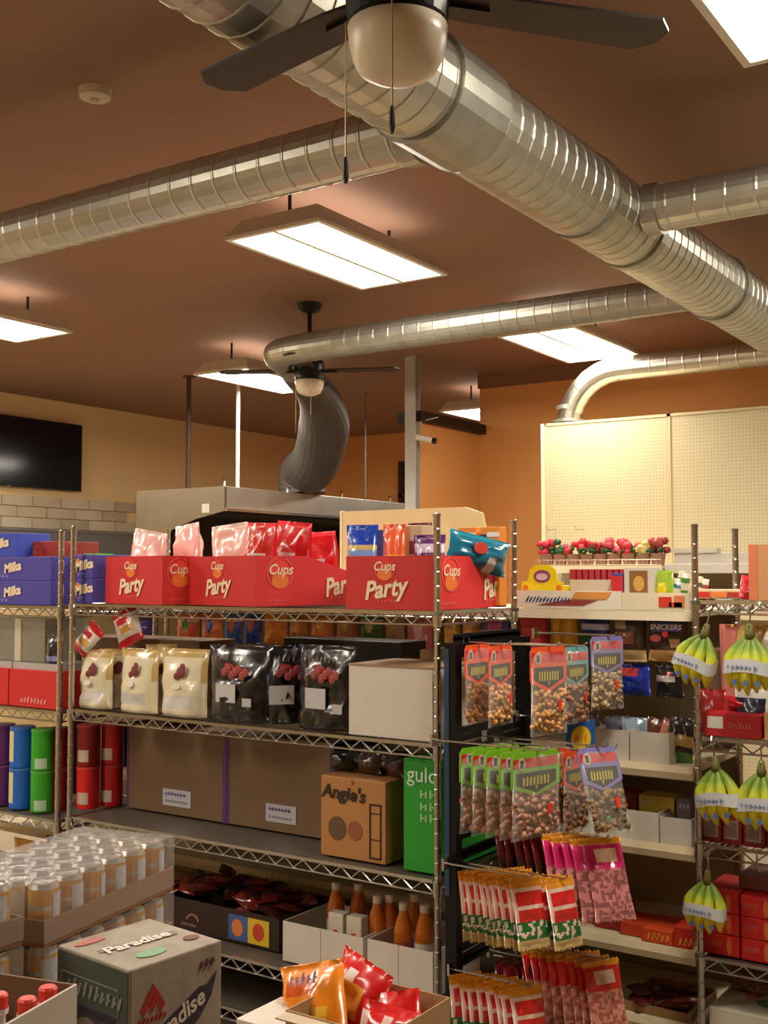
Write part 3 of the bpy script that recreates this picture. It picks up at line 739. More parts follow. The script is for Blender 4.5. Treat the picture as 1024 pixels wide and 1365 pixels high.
# ---------------------------------------------------------------- left rack goods
xa, xb = pxw(-40, 60, 840, 3.5)
o = thing('plastic_bin', 'clear plastic bin of small packets at the left edge under the purple cartons', 'bin', (xa, 3.50, on(40, 893, 'Y', 3.45).z+.032))
open_tray(o, xb-xa, .24, .20, mat((150, 146, 132), .25, 0, .1, 4, alpha=.55))
b = MB()
for k in range(40): b.blob((.04+random.random()*(xb-xa-.08), .035+random.random()*.17, .035+random.random()*.11), .026, 5, sq=(1, .7, .6))
b.build('packets', mat((150, 130, 100), .5), o, kind='stuff')
MB().box((xb-xa)*.62, -.004, 0, (xb-xa)*.70, .0, .20).build('divider_strip', mat((190, 182, 160), .5), o)
bag('black_pouch', 'small dark pouch with silver blue print beside the clear bin on the left rack', 'pouch', (on(60, 850, 'Y', 3.5).x+.06, 3.50, 1.33), .09, .19, .05, [foil((24, 24, 34)), foil((130, 140, 190))], lambda u, v, s: 1 if .35 < v < .5 else 0, 0, 0, 0, 44)
for i, (a, c) in enumerate(((-40, 11), (12, 76))):
    xa, xb = pxw(a, c, 920, 3.45); H = on(40, 893, 'Y', 3.45).z-1.187
    o = closed_box('red_carton', ['red carton cut off at the left edge on the second shelf', 'red carton with silver top immediately left of the two posts'][i], 'carton', xa, 3.45, 1.187, xb-xa-.002, .3, H, RED, 'red cartons on the left rack')
    MB().box(.0, .02, H, xb-xa-.004, .28, H+.03).build('foil_top', foil((170, 168, 168)), o)
    marks(o, (xb-xa)*.25, H*.12, 8, (xb-xa)*.07, H*.14, mat((226, 150, 140), .5), 'F', -.001)
# tins on the left rack
TG = 'snack tins on the left rack'
def tin(label, x, Y, z, r_, H, col, lab=None, group=TG):
    p = on(x, 1000, 'Y', Y)
    t = thing('snack_tin', label, 'tin', (p.x, Y, z), 0, group)
    MB().lathe([(r_*.96, 0), (r_, .004), (r_, H-.01)], 24).build('can_body', mat(col, .35, 0, .08), t, smooth=False)
    MB().lathe([(r_*1.03, H-.012), (r_*1.03, H-.002), (r_*.94, H)], 24).build('lid', mat([min(255, c*.8+40) for c in col], .35), t)
    if lab:
        b = MB(); n = 6; vs = []
        a0 = -PI/2 - .75 + lab[1]; 
        for k in range(n+1):
            a = a0 + 1.1*k/n
            for rr_ in (r_+.0008,): vs += [(rr_*math.cos(a), rr_*math.sin(a), H*lab[2]), (rr_*math.cos(a), rr_*math.sin(a), H*lab[3])]
        b.add(vs, [(2*k, 2*k+2, 2*k+3, 2*k+1) for k in range(n)]); b.build('label_print', card(lab[0]), t)
    return t
TH = (1.14-.70)*.43
for row in (0, 1):
    z = .703 + row*(TH+.002); rn = ['bottom', 'top'][row]
    tin(f'purple snack tin at the left edge, {rn} row', 3, 3.53, z, .058, TH, (92, 38, 100), ((206, 196, 150), 0, .15, .85))
    tin(f'blue snack tin with cream print, {rn} row', 30, 3.53, z, .058, TH, (30, 96, 190), ((206, 200, 150), -.2, .15, .9))
    tin(f'green snack tin next to the blue one, {rn} row', 57, 3.53, z, .052, TH, (52, 160, 36), ((170, 200, 170), .9, .05, .3))
    tin(f'dark red snack tin beside the left posts, {rn} row', 79, 3.60, z, .045, TH, (120, 16, 24))
RG = 'red snack tins on the third shelf'
for row in (0, 1):
    z = S3+.002 + row*(TH+.002); rn = ['bottom', 'top'][row]
    tin(f'red tin nearest the left post of the main rack, {rn} row', 118, 3.60, z, .052, TH, [(206, 24, 26), (130, 16, 24)][row], ((190, 170, 150), .5, .12, .4), RG)
    tin(f'red tin second from the left post, {rn} row', 149, 3.70, z, .052, TH, (176, 18, 28), ((196, 180, 160), .5, .12, .4), RG)
    tin(f'dark red tin at the back left of the third shelf, {rn} row', 104, 3.82, z, .05, TH, (90, 14, 22), None, RG)
o = closed_box('juice_carton_box', 'orange and white box on the lower shelf at the left edge', 'box', on(-12, 1090, 'Y', 3.2).x, 3.46, .305, .14, .2, .22, card((214, 92, 50)))
for i in range(3):
    bag('snack_bag', ['yellow and brown snack bag low on the left rack', 'dark red snack bag low on the left rack beside the post', 'black snack bag low on the left rack'][i], 'bag', (on([40, 72, 56][i], 1120, 'Y', 3.55).x, [3.52, 3.54, 3.66][i], .303), .15, .26, .07, [foil([(150, 100, 30), (110, 20, 24), (26, 22, 24)][i])], None, R(10*i), 0, 0, 50+i, 'bags low on the left rack', standing=True)

# ---------------------------------------------------------------- third shelf: brown cartons, popcorn carton, green carton
BR = card((112, 88, 64)); TAPE = mat((92, 52, 110), .4)
def big_carton(label, x0, x1, yb0, Y):
    X0, X1 = pxw(x0, x1, 1080, Y); W = X1-X0; H = .385
    t = closed_box('brown_carton', label, 'carton', X0, Y, S3+.003, W, .30, H, BR, 'brown cartons with purple tape on the third shelf')
    MB().box(-.001, -.002, 0, .010, .30, H+.001).build('edge_tape', TAPE, t); MB().box(W-.022, -.002, 0, W-.0, .30, H+.001).build('edge_tape', TAPE, t)
    plate(t, 'paper_label', W*.38, H*.10, W*.66, H*.29, mat((176, 174, 184), .6), 'F', -.002)
    marks(t, W*.41, H*.22, 7, W*.03, H*.035, mat((70, 60, 120), .5), 'F', -.0035, 0); marks(t, W*.41, H*.14, 8, W*.028, H*.03, mat((120, 116, 130), .5), 'F', -.0035, 0)
    return t
big_carton('left large brown carton with purple edge tape on the third shelf', 169, 302, 0, 3.70)
big_carton('right large brown carton with purple edge tape on the third shelf', 303, 446, 0, 3.70)
X0 = on(428, 1090, 'Y', 3.50).x; X1 = on(514, 1090, 'Y', 3.50).x; W = X1-X0
H = on(470, 1039, 'Y', 3.50).z - S3
o = closed_box('popcorn_carton', 'small tan carton with handwriting style print between brown and green cartons', 'carton', X0, 3.50, S3+.003, W, .22, H, card((172, 120, 66)))
INK = mat((40, 26, 20), .6)
text("Angie's", W*.235, INK, o, (W*.36, -.003, H*.80), (PI/2, R(2), 0), .15, .03)
disc(o, 'cookie_print', W*.26, H*.36, W*.14, W*.15, card((96, 70, 44)), 'F', -.001); disc(o, 'cookie_print', W*.54, H*.36, W*.11, W*.12, card((140, 84, 52)), 'F', -.001)
disc(o, 'leaf_print', W*.50, H*.95, .006, .008, mat((150, 40, 60), .5), 'F', -.001)
for (a, z_, c, e) in ((.76, .06, .78, .72), (.92, .06, .94, .72), (.76, .70, .94, .72), (.76, .05, .94, .07), (.76, .6, .94, .61), (.76, .28, .94, .29)): plate(o, 'table_line', W*a, H*z_, W*c, H*e, INK, 'F', -.001)
for i in range(5):
    bag('dark_packet', ['black packet on the tan carton, leftmost', 'black packet leaning behind the leftmost packet', 'brown packet in the middle on top of the tan carton', 'dark packet with orange spot on top of the tan carton', 'dark red packet at the right on top of the tan carton'][i], 'packet',
        (X0+W*(.12+i*.2), 3.60+.03*(i % 2), S3+H+.008), .12, [.075, .10, .085, .10, .08][i], .07, [foil([(16, 14, 14), (22, 20, 20), (60, 40, 24), (40, 26, 30), (52, 20, 24)][i])], None, R(10-9*i), 0, 0, 60+i, 'dark packets on the tan carton')
X0 = on(538, 1070, 'Y', MY+.05).x; W = MX1-.03-X0; H = .40
o = closed_box('green_carton', 'tall bright green carton at the right end of the third shelf', 'carton', X0, MY+.05, S3+.003, W, .48, H, card((36, 150, 42)))
LG = mat((150, 206, 150), .5)
text('guld', .078, mat((190, 220, 190), .5), o, (W*.56, -.003, H*.86), FRONT, 0, .01)
marks(o, W*.50, H*.66, 3, .02, .03, LG, 'F', -.001, 0); marks(o, W*.50, H*.55, 3, .02, .03, LG, 'F', -.001, 0); marks(o, W*.50, H*.45, 3, .02, .03, LG, 'F', -.001, 0)
text('guld', .09, mat((190, 220, 190), .5), o, (W+.003, .14, H*.86), SIDE, 0, .01)
marks(o, .10, H*.62, 5, .025, .03, LG, 'S', W+.001, 0); marks(o, .10, H*.50, 5, .025, .03, LG, 'S', W+.001, 0)

# ---------------------------------------------------------------- fourth shelf
X0, X1 = pxw(205, 372, 1220, 3.56)
t = thing('chocolate_carton', 'dark brown display carton heaped with wrapped chocolates on the fourth shelf', 'carton', (X0, 3.56, S4+.003)); W = X1-X0; DK = card((44, 24, 18))
open_tray(t, W, .36, .13, DK)
plate(t, 'printed_panel', W*.62, .01, W*.77, .11, card((60, 90, 150)), 'F', -.002); disc(t, 'printed_swirl', W*.69, .06, .03, .035, card((206, 120, 50)), 'F', -.003)
plate(t, 'printed_panel', W*.77, .01, W*.93, .11, card((206, 176, 40)), 'F', -.002); disc(t, 'printed_swirl', W*.85, .06, .03, .035, card((190, 60, 40)), 'F', -.003)
ring(t, 'arched_logo', W*.33, .035, .032, .04, card((150, 100, 80)), 'F', -.002, a0=R(20), a1=R(160)); marks(t, W*.24, .02, 6, .014, .012, card((160, 130, 110)), 'F', -.001)
rr = random.Random(3); 
cm = [bag_mesh(.12, .075, .035, 70+k, None, [foil(c)]) for k, c in enumerate([(84, 26, 22), (112, 36, 26), (60, 22, 18), (140, 60, 40)])]
for i in range(34):
    x = X0+.04+rr.random()*(W-.02); y = 3.60+rr.random()*.28
    z = S4+.10+.075*(1-abs((x-X0-W*.5)/(W*.6))**2)*rr.random()+.02
    o = link(cm[i % 4], 'wrapped_chocolate', None, (x, y, z), (R(60+40*rr.random()), R(30*rr.random()-15), R(rr.random()*120-60)))
    tag(o, 'small shiny dark red brown wrapped chocolate in the heap on the fourth shelf', 'chocolate', 'wrapped chocolates heaped in the dark carton')
def white_tray(label, x0, x1, yt, Y, D=.30):
    X0, X1 = pxw(x0, x1, 1275, Y); H = on((x0+x1)/2, yt, 'Y', Y).z - S4
    t = thing('white_tray', label, 'tray', (X0, Y, S4+.003), 0, 'white cardboard trays on the fourth shelf')
    open_tray(t, X1-X0, D, H, WHITEB); MB().box((X1-X0)*.48, -.001, 0, (X1-X0)*.485, 0, H).build('fold_line', card((150, 142, 132)), t); return X0, X1, H
wt1 = white_tray('white cardboard tray holding sauce cartons beside the chocolates', 377, 484, 1240, 3.50)
wt2 = white_tray('white cardboard tray with orange bottles next to the near post', 490, 577, 1262, 3.47, .34)
JG = 'orange sauce bottles on the fourth shelf'
def bottle(label, x, Y, h=.24, r_=.036, col=(190, 106, 34), lab=(210, 204, 196), cap=(220, 210, 190), grp=JG, z=S4+.008):
    t = thing('sauce_bottle', label, 'bottle', (x, Y, z), 0, grp)
    MB().lathe([(r_*.9, 0), (r_, .006), (r_, h*.62), (r_*.85, h*.72), (r_*.5, h*.86), (r_*.42, h*.92)], 18).build('glass', mat(col, .2, 0, .1, 5, coat=.4), t, smooth=False)
    MB().lathe([(r_+.0006, h*.12), (r_+.0006, h*.5)], 18, caps=False).build('label_band', card(lab), t, smooth=False)
    MB().lathe([(r_*.48, h*.90), (r_*.5, h), (r_*.3, h+.002)], 14).build('cap', card(cap), t); return t
k = 0
for (xx, Y) in ((448, 3.68), (478, 3.72), (503, 3.62), (520, 3.66), (538, 3.60), (553, 3.72), (566, 3.62)):
    bottle(f'orange sauce bottle, {ORD[k]} from the left in the white trays', on(xx, 1220, 'Y', Y).x, Y, .27, .036, [(196, 104, 30), (180, 88, 28)][k % 2], [(206, 198, 186), (176, 70, 44)][k % 3 == 1]); k += 1
for i, xx in enumerate((446, 470)):
    o = closed_box('sauce_carton', ['white sauce carton with red print, left one in the white tray', 'white sauce carton with red print, right one in the white tray'][i], 'box', on(xx, 1230, 'Y', 3.54).x-.03, 3.54, S4+.008, .07, .05, .20, card((206, 196, 180)), 'white sauce cartons')
    disc(o, 'fruit_print', .035, .10, .022, .04, card((190, 60, 30)), 'F', -.001)
# ================================================================ foreground
# beverage cases: trays of 24 cans under film, stacked
CANM = [mat((206, 150, 34), .3, .3, .1), mat((196, 192, 186), .28, .6, .1), mat((170, 168, 168), .4, .2, .1), mat((210, 208, 204), .22, .9, .08, 20)]
cb = MB(); r_ = .0325; ch = .122
cb.lathe([(.024, .0), (r_, .01), (r_, .028), (r_, .066), (r_, .074), (r_, .108), (.0275, ch-.004), (.027, ch), (.0245, ch), (.024, ch-.004)], 14, mfn=lambda i: [1, 1, 0, 1, 0, 1, 3, 3, 3][min(i, 8)])
can_me = cb.mesh('can', CANM, False)
band_me = MB().lathe([(r_+.0006, .045), (r_+.0006, .095)], 5, caps=False).mesh('x', CANM[2])
lb = MB(); 
vs = []
for k in range(6):
    a = -.6+1.2*k/5; vs += [((r_+.0007)*math.cos(a), (r_+.0007)*math.sin(a), .050), ((r_+.0007)*math.cos(a), (r_+.0007)*math.sin(a), .10)]
lb.add(vs, [(2*k, 2*k+2, 2*k+3, 2*k+1) for k in range(5)]); lab_me = lb.mesh('label_print', mat((196, 194, 200), .4, .1, .35, 60))
tabm = MB().box(-.004, -.009, ch-.0035, .004, .009, ch-.002).mesh('pull_tab', CANM[3])
PX, PY = .0665, .077      # spacing across and along
nx, ny = 4, 6
TW, TL = PX*nx+.008, PY*ny+.008
def can_case(label, loc, rz, real=True, film=True):
    t = thing('canned_drink_case', label, 'case', loc, rz, 'cases of canned drinks')
    th = .003; hgt = .055
    m = card((136, 98, 64))
    MB().box(-TW, 0, 0, 0, TL, th).build('tray_bottom', m, t)
    b = MB(); b.box(-TW, 0, th, 0, th, hgt); b.box(-TW, TL-th, th, 0, TL, hgt); b.box(-TW, th, th, -TW+th, TL-th, hgt); b.box(-th, th, th, 0, TL-th, hgt)
    b.build('tray_wall', m, t)
    for i in range(nx):
        for j in range(ny):
            if not real and 0 < i < nx-1 and 0 < j < ny-1: continue
            o = link(can_me, 'can', t, (-TW+.004+PX*(i+.5), .004+PY*(j+.5), th))
            if real or i == nx-1 or j == 0: 
                q = link(lab_me, 'label_print', o, (0, 0, 0), (0, 0, random.uniform(-.5, .5) if i == nx-1 else -1.5+random.uniform(-.4, .4)))
            if real: link(tabm, 'pull_tab', o, (0, 0, 0), (0, 0, random.random()*6))
    if film:
        b = MB(); b.box(-TW-.002, -.002, .01, .002, TL+.002, ch+.006)
        b.build('plastic_wrap', CLEAR, t)
        disc(t, 'price_sticker', -TW*.55, .095, .011, .012, mat((240, 50, 40), .5), 'F', -.004)
    return t
A0 = on(60, 1180, 'Z', 1.80-(1.80-1.064)*2.42/2.8)
crz = R(11)
CH = ch+.010
can_case('top case of canned drinks in the stack by the left posts, cans seen from above', (A0.x, A0.y, A0.z-ch-.006), crz)
can_case('second case of canned drinks directly under the top case', (A0.x, A0.y, A0.z-ch-.006-CH), crz, False)
can_case('third case of canned drinks down the stack, mostly behind the printed carton', (A0.x+.01, A0.y-.01, A0.z-ch-.006-2*CH), crz, False)
q = A0.z-ch-.006-2*CH
o = closed_box('plain_carton', 'plain carton carrying the stack of canned drinks', 'carton', A0.x-.265*math.cos(crz)-.01, A0.y-.265*math.sin(crz)+.01, 0, .26, .44, q-.002, CARD_D, rz=crz)
B0 = on(28, 1200, 'Z', 1.04)
L0 = (A0.x-.335, A0.y-.10)
LZ = 1.19
can_case('case of canned drinks cut off at the left edge of the view', (-1.865, 1.025, LZ-ch), 0, True)
can_case('lower case of canned drinks at the left edge, under the cut off one', (-1.865, 1.025, LZ-ch-CH), 0, False)
closed_box('plain_carton', 'plain carton under the cut off cases at the left edge', 'carton', -2.13, 1.035, 0, .255, .44, LZ-ch-CH-.002, CARD_D)

# printed carton in front
GREYC = card((178, 168, 152), .15); 
zc = 1.80-(1.80-.924)*2.1/2.5
K0 = on(173, 1294, 'Z', zc); K1 = on(296, 1253, 'Z', zc); K2 = on(69, 1262, 'Z', zc)
W = (K2-K0).length; L = (K1-K0).length; ang = math.atan2((K1-K0).y, (K1-K0).x) - PI/2
H = .34
t = thing('drinks_carton', 'weathered grey drinks carton with purple lettering in the left foreground', 'carton', (K0.x, K0.y, zc-H), ang)
MB().box(-W, 0, 0, 0, L, H).build('body', mat((158, 146, 130), .65, 0, .35, 22, .2), t, bevel=.004)
PURP = mat((58, 44, 64), .6, 0, .2, 30); GRN = mat((78, 84, 74), .6, 0, .3, 25)
plate(t, 'front_print', -W+.004, .01, -.004, H-.006, GRN, 'F', -.0005)
b = MB(); 
for (x1, z1, x2, z2) in ((-W+.02, H-.045, -.03, H-.043), (-W+.02, H-.20, -W+.022, H-.045), (-.032, H-.20, -.03, H-.045)): b.box(x1, -.003, z1, x2, -.0018, z2)
b.build('print_frame', mat((130, 136, 122), .6), t)
marks(t, -W+.035, H-.078, 10, .018, .026, mat((140, 146, 134), .6), 'F', -.002)
disc(t, 'oval_print', -W*.55, H-.18, .055, .065, mat((146, 130, 118), .6, 0, .3, 30), 'F', -.002)
plate(t, 'dark_band', -W+.05, H-.11, -.05, H-.095, PURP, 'F', -.0022, shear=.02)
# right side print
b = MB(); b.prism([(.025, H-.185), (.06, H-.195), (.17, H-.135), (.20, H-.10), (.215, H-.055), (.19, H-.075), (.17, H-.075), (.14, H-.09), (.06, H-.13), (.02, H-.16)], .0006, .002, 'X'); b.build('logo_shadow', PURP, t)
text('Paradise', .046, mat((222, 212, 196), .6), t, (.003, .108, H-.122), (PI/2, -R(22), PI/2), .2, .025)
b = MB()
for a, c in ((0, 0), (.010, .012), (-.010, .014), (.02, -.004), (-.02, -.002), (0, .026)): b.prism([(.055+a-.009, H-.078+c), (.055+a, H-.09+c), (.055+a+.009, H-.078+c), (.055+a, H-.064+c)], .0006, .002, 'X')
b.build('leaf_logo', mat((176, 36, 40), .6), t); marks(t, .02, H-.108, 7, .010, .012, mat((176, 60, 56), .6), 'S', .002)
marks(t, .17, H-.04, 3, .014, .014, mat((110, 60, 66), .6), 'S', .002)
# top print
b = MB(); b.prism([(-W*.60, L*.12), (-W*.52, L*.10), (-W*.42, L*.85), (-W*.52, L*.90)], H+.0006, H+.0016, 'Z'); b.build('top_shadow', mat((130, 118, 110), .6, 0, .2, 30), t)
text('Paradise', .046, mat((226, 218, 204), .6), t, (-W*.50, L*.46, H+.003), (0, 0, PI/2-R(2)), .15, .03)
disc(t, 'green_print', -W*.20, L*.38, .018, .034, mat((126, 168, 128), .6), 'T', H+.001)
disc(t, 'red_print', -W*.84, L*.22, .012, .035, mat((190, 112, 104), .6), 'T', H+.001); disc(t, 'brown_print', -W*.25, L*.86, .014, .018, mat((110, 70, 64), .6), 'T', H+.001)
sb = thing('plain_carton', 'plain carton underneath the weathered drinks carton', 'carton', (K0.x, K0.y, 0), ang)
MB().box(-W-.02, -.0, 0, -.004, L, zc-H-.001).build('body', CARD, sb)

# bottle carton, bottom left corner
zb = 1.80-(1.80-1.003)*1.62/2.2
Q0 = on(103, 1312, 'Z', zb); qa = R(14)
t = thing('bottle_carton', 'open white carton of little red capped bottles in the bottom left corner', 'carton', (Q0.x, Q0.y, zb-.22), qa)
BW, BL, BH = .36, .24, .22
b = MB(); th = .004; m = WHITEB
MB().box(-BW, -BL, 0, 0, 0, th).build('bottom', m, t)
MB().box(-th, -BL, th, 0, 0, BH).build('side_panel', m, t); MB().box(-BW, -BL, th, -BW+th, 0, BH).build('side_panel', m, t)
MB().box(-BW+th, -th, th, -th, 0, BH).build('back_panel', card((120, 92, 62)), t); MB().box(-BW+th, -BL, th, -th, -BL+th, BH).build('front_panel', m, t)
bp = MB(); rb = .021
bp.lathe([(rb*.92, 0), (rb, .004), (rb, .13), (rb*.86, .15), (rb*.5, .18), (rb*.46, .20)], 12, mfn=lambda i: 0)
bm_ = bp.mesh('glass', mat((206, 198, 190), .2, 0, .1, 6, coat=.3)); bc = MB().lathe([(rb*.60, .198), (rb*.64, .216), (rb*.5, .219)], 12).mesh('cap', mat((234, 60, 44), .4))
bk = MB().lathe([(rb*.66, .192), (rb*.67, .200)], 12, caps=False).mesh('cap_ring', mat((236, 232, 226), .4))
bl = [MB().lathe([(rb+.0006, .03), (rb+.0006, .12)], 12, caps=False).mesh('label_band', mat(c, .5, 0, .3, 40)) for c in ((96, 60, 130), (214, 206, 200), (206, 176, 60))]
k = 0
R_ = Matrix.Rotation(qa, 3, 'Z')
for i in range(7):
    for j in range(5):
        if (i, j) in ((1, 0), (0, 2), (3, 1), (2, 0)): continue
        x, y = -.028-.048*i, -.030-.046*j
        w_ = R_ @ Vector((x, y, 0))
        o = thing('small_bottle', f'red capped bottle in the corner carton, {ORD[i]} from right, {ORD[j]} from back', 'bottle', (Q0.x+w_.x, Q0.y+w_.y, zb-.215), 0, 'small red capped bottles in the corner carton')
        link(bm_, 'glass', o); link(bc, 'cap', o); link(bk, 'cap_ring', o); link(bl[(i*3+j) % 3], 'label_band', o)
closed_box('plain_carton', 'plain carton under the open bottle carton', 'carton', Q0.x-.33, Q0.y-.30, 0, .28, .26, zb-.222, CARD_D)

# chip carton, bottom middle
zq = .62
E0 = on(381, 1346, 'Z', zq); E1 = on(588, 1337, 'Z', zq)
ex0, ex1, ey0, ey1 = E0.x, E1.x, E0.y-.0, E1.y+.05
t = thing('chip_carton', 'open cardboard carton of orange and red chip bags at the bottom middle', 'carton', (ex0, ey0, zq-.30)); W, D = ex1-ex0, ey1-ey0
D = max(D, .30)
open_tray(t, W, D, .30, card((176, 140, 98)))
plate(t, 'red_print', .02, .16, W*.5, .28, card((190, 36, 40)), 'F', -.001); disc(t, 'round_print', W*.38, .2, .06, .06, card((214, 196, 190)), 'F', -.002)
MB().box(.004, -.05, .292, W-.004, 0, .296).build('front_flap', card((196, 176, 150)), t)
def chips(label, x, y, Y, z, w, h, d, mats, mf, rot, seed):
    p = on(x, y, 'Y', Y)
    t = thing('chip_bag', label, 'bag', (p.x, Y, z), 0, 'chip bags in the open carton', rot=rot)
    baglike(t, 'bag_body', w, h, d, mats, mf, seed); return t
OR = foil((232, 136, 26)); ORD_ = foil((206, 84, 24)); YL = foil((236, 180, 60)); RD = foil((206, 24, 26)); RDD = foil((140, 16, 20))
g = chips('big orange chip bag leaning at the left of the open carton', 428, 1345, ey0+.13, zq-.19, .22, .27, .12, [OR, ORD_, YL], lambda u, v, s: 1 if (v > .68 and .15 < u < .7 and v < .86) else (2 if .42 < v < .55 and .3 < u < .8 else (1 if v < .35 and u > .3 else 0)), (R(-14), R(-16), R(6)), 81)
marks(g, -.045, .215, 5, .02, .028, mat((170, 150, 170), .4), 'F', -.055)
chips('red and yellow chip bag behind the orange one', 462, 1340, ey0+.25, zq-.16, .20, .24, .12, [RD, foil((226, 160, 60)), WHITE], lambda u, v, s: 1 if .35 < v < .75 and .2 < u < .75 else (2 if .75 < v < .85 and .3 < u < .5 else 0), (R(-8), R(14), R(-10)), 82)
chips('crumpled red chip bag low in the middle of the open carton', 500, 1360, ey0+.14, zq-.22, .18, .22, .11, [RD, foil((226, 190, 180))], lambda u, v, s: 1 if (int(u*7) % 3 == 0 and .3 < v < .85) else 0, (R(-20), R(8), R(14)), 83)
chips('bright red chip bag with yellow mark at the right end of the open carton', 540, 1358, ey0+.22, zq-.23, .16, .25, .10, [RD, foil((232, 180, 60)), foil((226, 150, 150))], lambda u, v, s: 1 if (.4 < v < .6 and .35 < u < .7) else (2 if v > .84 and u < .4 else 0), (R(-12), R(-12), R(20)), 84)
chips('dark red chip bag at the back of the open carton', 492, 1345, ey0+.32, zq-.24, .20, .24, .08, [RDD, RD], lambda u, v, s: 1 if v > .7 else 0, (R(-4), R(4), 0), 85)
o = closed_box('white_box', 'white lidded box beside the open chip carton at the bottom edge', 'box', on(376, 1362, 'Z', .60).x-.17, ey0-.02, .30, .155, .2, .27, WHITEB)
st = closed_box('plain_carton', 'plain carton on the floor under the open chip carton', 'carton', ex0+.01, ey0+.01, 0, W-.02, D-.02, zq-.302, CARD_D)
closed_box('plain_carton', 'plain carton under the small white lidded box', 'carton', on(376, 1362, 'Z', .60).x-.17, ey0-.02, 0, .155, .2, .298, CARD)

# ================================================================ black peg stand with hanging bags
FX = -2.0
fy0, fy1 = on(604, 857, 'X', FX).y, on(697, 847, 'X', FX).y
ft = on(604, 857, 'X', FX).z
st = thing('peg_display_stand', 'black metal peg stand between the chrome rack and the cream gondola, hung with bags', 'stand', (FX, fy0, 0))
BLM = mat((22, 23, 26), .3, .5, .1); BL2 = mat((52, 78, 112), .35, .5, .1)
pm = MB(); pm.box(-.022, -.022, 0, .022, .022, ft); me = pm.mesh('post', BLM)
link(me, 'post', st, (0, 0, 0)); link(me, 'post', st, (0, fy1-fy0, 0))
MB().box(-.021, -.026, .7, -.003, -.0225, ft-.02).build('blue_reflection_strip', BL2, st)  # blue reflection on the post face, painted as a thin strip
MB().box(-.02, .022, ft-.05, .02, fy1-fy0-.022, ft).build('crossbar', BLM, st)
b = MB(); zz_ = .3
MB().box(-.02, -.03, 0, .30, .03, .04).build('foot', BLM, st); MB().box(-.03, fy1-fy0-.03, 0, .30, fy1-fy0+.03, .04).build('foot', BLM, st)
def hook(y, z, x1, up=.012):
    """a peg hook reaching out from the stand"""
    b = MB(); b.tube([(0, 0, 0), (x1-FX, 0, 0), (x1-FX+.012, 0, up)], .0035, 6)
    b.box(-.004, -.02, -.02, .004, .02, .02); b.build('peg_hook', CHROME, st, loc=(.0, y-fy0, z))
barz = set()
def bar(z):
    k = round(z, 2)
    if k in barz: return
    barz.add(k); MB().box(-.012, .022, z-.012, .0, fy1-fy0-.022, z+.012).build('crossbar', BLM, st)

# nut bags ---------------------------------------------------------
def nut_meshes(col, nutc, w, h, seed):
    """header card with a shaped window frame, clear pouch and the nuts inside; local x across, z down from the hook"""
    hh = h*.46; hw = w/2; c = MB()
    c.prism([(-hw*.94, .0), (-hw*.85, .012), (hw*.85, .012), (hw*.94, 0), (hw*.98, -hh*.35), (hw*.98, -hh*.78), (0, -hh*1.05), (-hw*.98, -hh*.78), (-hw*.98, -hh*.35)], -.0012, .0012, 'Y')
    hdr = c.mesh('header_card', mat(col, .4, 0, .06))
    def pl(nm, poly, m, d=.0018): 
        q = MB(); q.prism(poly, -d, d-.0004, 'Y'); return q.mesh(nm, m)
    win = pl('window_panel', [(-hw*.80, -hh*.42), (hw*.80, -hh*.42), (hw*.80, -hh*.72), (0, -hh*.95), (-hw*.80, -hh*.72)], mat((26, 22, 20), .4))
    red = pl('red_band', [(-hw*.90, -.008), (hw*.90, -.008), (hw*.90, -hh*.30), (-hw*.90, -hh*.30)], mat((206, 30, 36), .45))
    q = MB(); 
    for k in range(14):
        a, b_ = 2*PI*k/14, 2*PI*(k+1)/14; q.prism([(-hw*.58+.016*math.cos(a), -hh*.20+.020*math.sin(a)), (-hw*.58+.016*math.cos(b_), -hh*.20+.020*math.sin(b_)), (-hw*.58, -hh*.20)], -.0026, -.0019, 'Y')
    oval = q.mesh('oval_emblem', mat((206, 190, 170), .5))
    q = MB(); q.box(-hw*.58-.007, -.0032, -hh*.20-.012, -hw*.58+.007, -.0024, -hh*.20+.012); figu = q.mesh('emblem_figure', mat((50, 40, 36), .5))
    q = MB(); rr = random.Random(seed)
    for k in range(8):
        x = -hw*.55+k*hw*.14
        q.prism([(x, -hh*.76), (x+hw*.07, -hh*.76), (x+hw*.09, -hh*(.52+.06*rr.random())), (x+hw*.02, -hh*.52)], -.0028, -.0019, 'Y')
    q.prism([(-.004, -hh*.78), (.004, -hh*.78), (0, -hh*.90)], -.0028, -.0019, 'Y')
    let = q.mesh('yellow_lettering', mat((206, 190, 40), .5))
    pc = MB(); H = h-hh*.6
    pm_ = bag_mesh(w, h*.98, .045, seed, None, [CLEAR], name='clear_pouch', wr=.2, nu=8, nv=10)
    nb = MB(); 
    for k in range(130):
        x = (rr.random()-.5)*w*.84; zf = rr.random()
        z = -h*.93 + zf*h*.46
        y = (rr.random()-.5)*.034*(1-abs(2*x/w)**2)
        nb.blob((x, y, z), .0125+.003*rr.random(), 5, mi=rr.randrange(2), sq=(1, .65, .6), rot=Matrix.Rotation(rr.random()*6, 3, 'Y'))
    nuts = nb.mesh('nuts', [mat(nutc, .55, 0, .2, 40), mat([v*.82 for v in nutc], .55, 0, .2, 40)], True)
    q = MB(); q.prism([(hw*.2, -h*.58), (hw*.42, -h*.57), (hw*.40, -h*.68), (hw*.26, -h*.70)], -.027, -.0255, 'Y'); stk = q.mesh('price_sticker', mat((240, 62, 40), .5))
    return hdr, win, red, oval, figu, let, pm_, nuts, stk, h
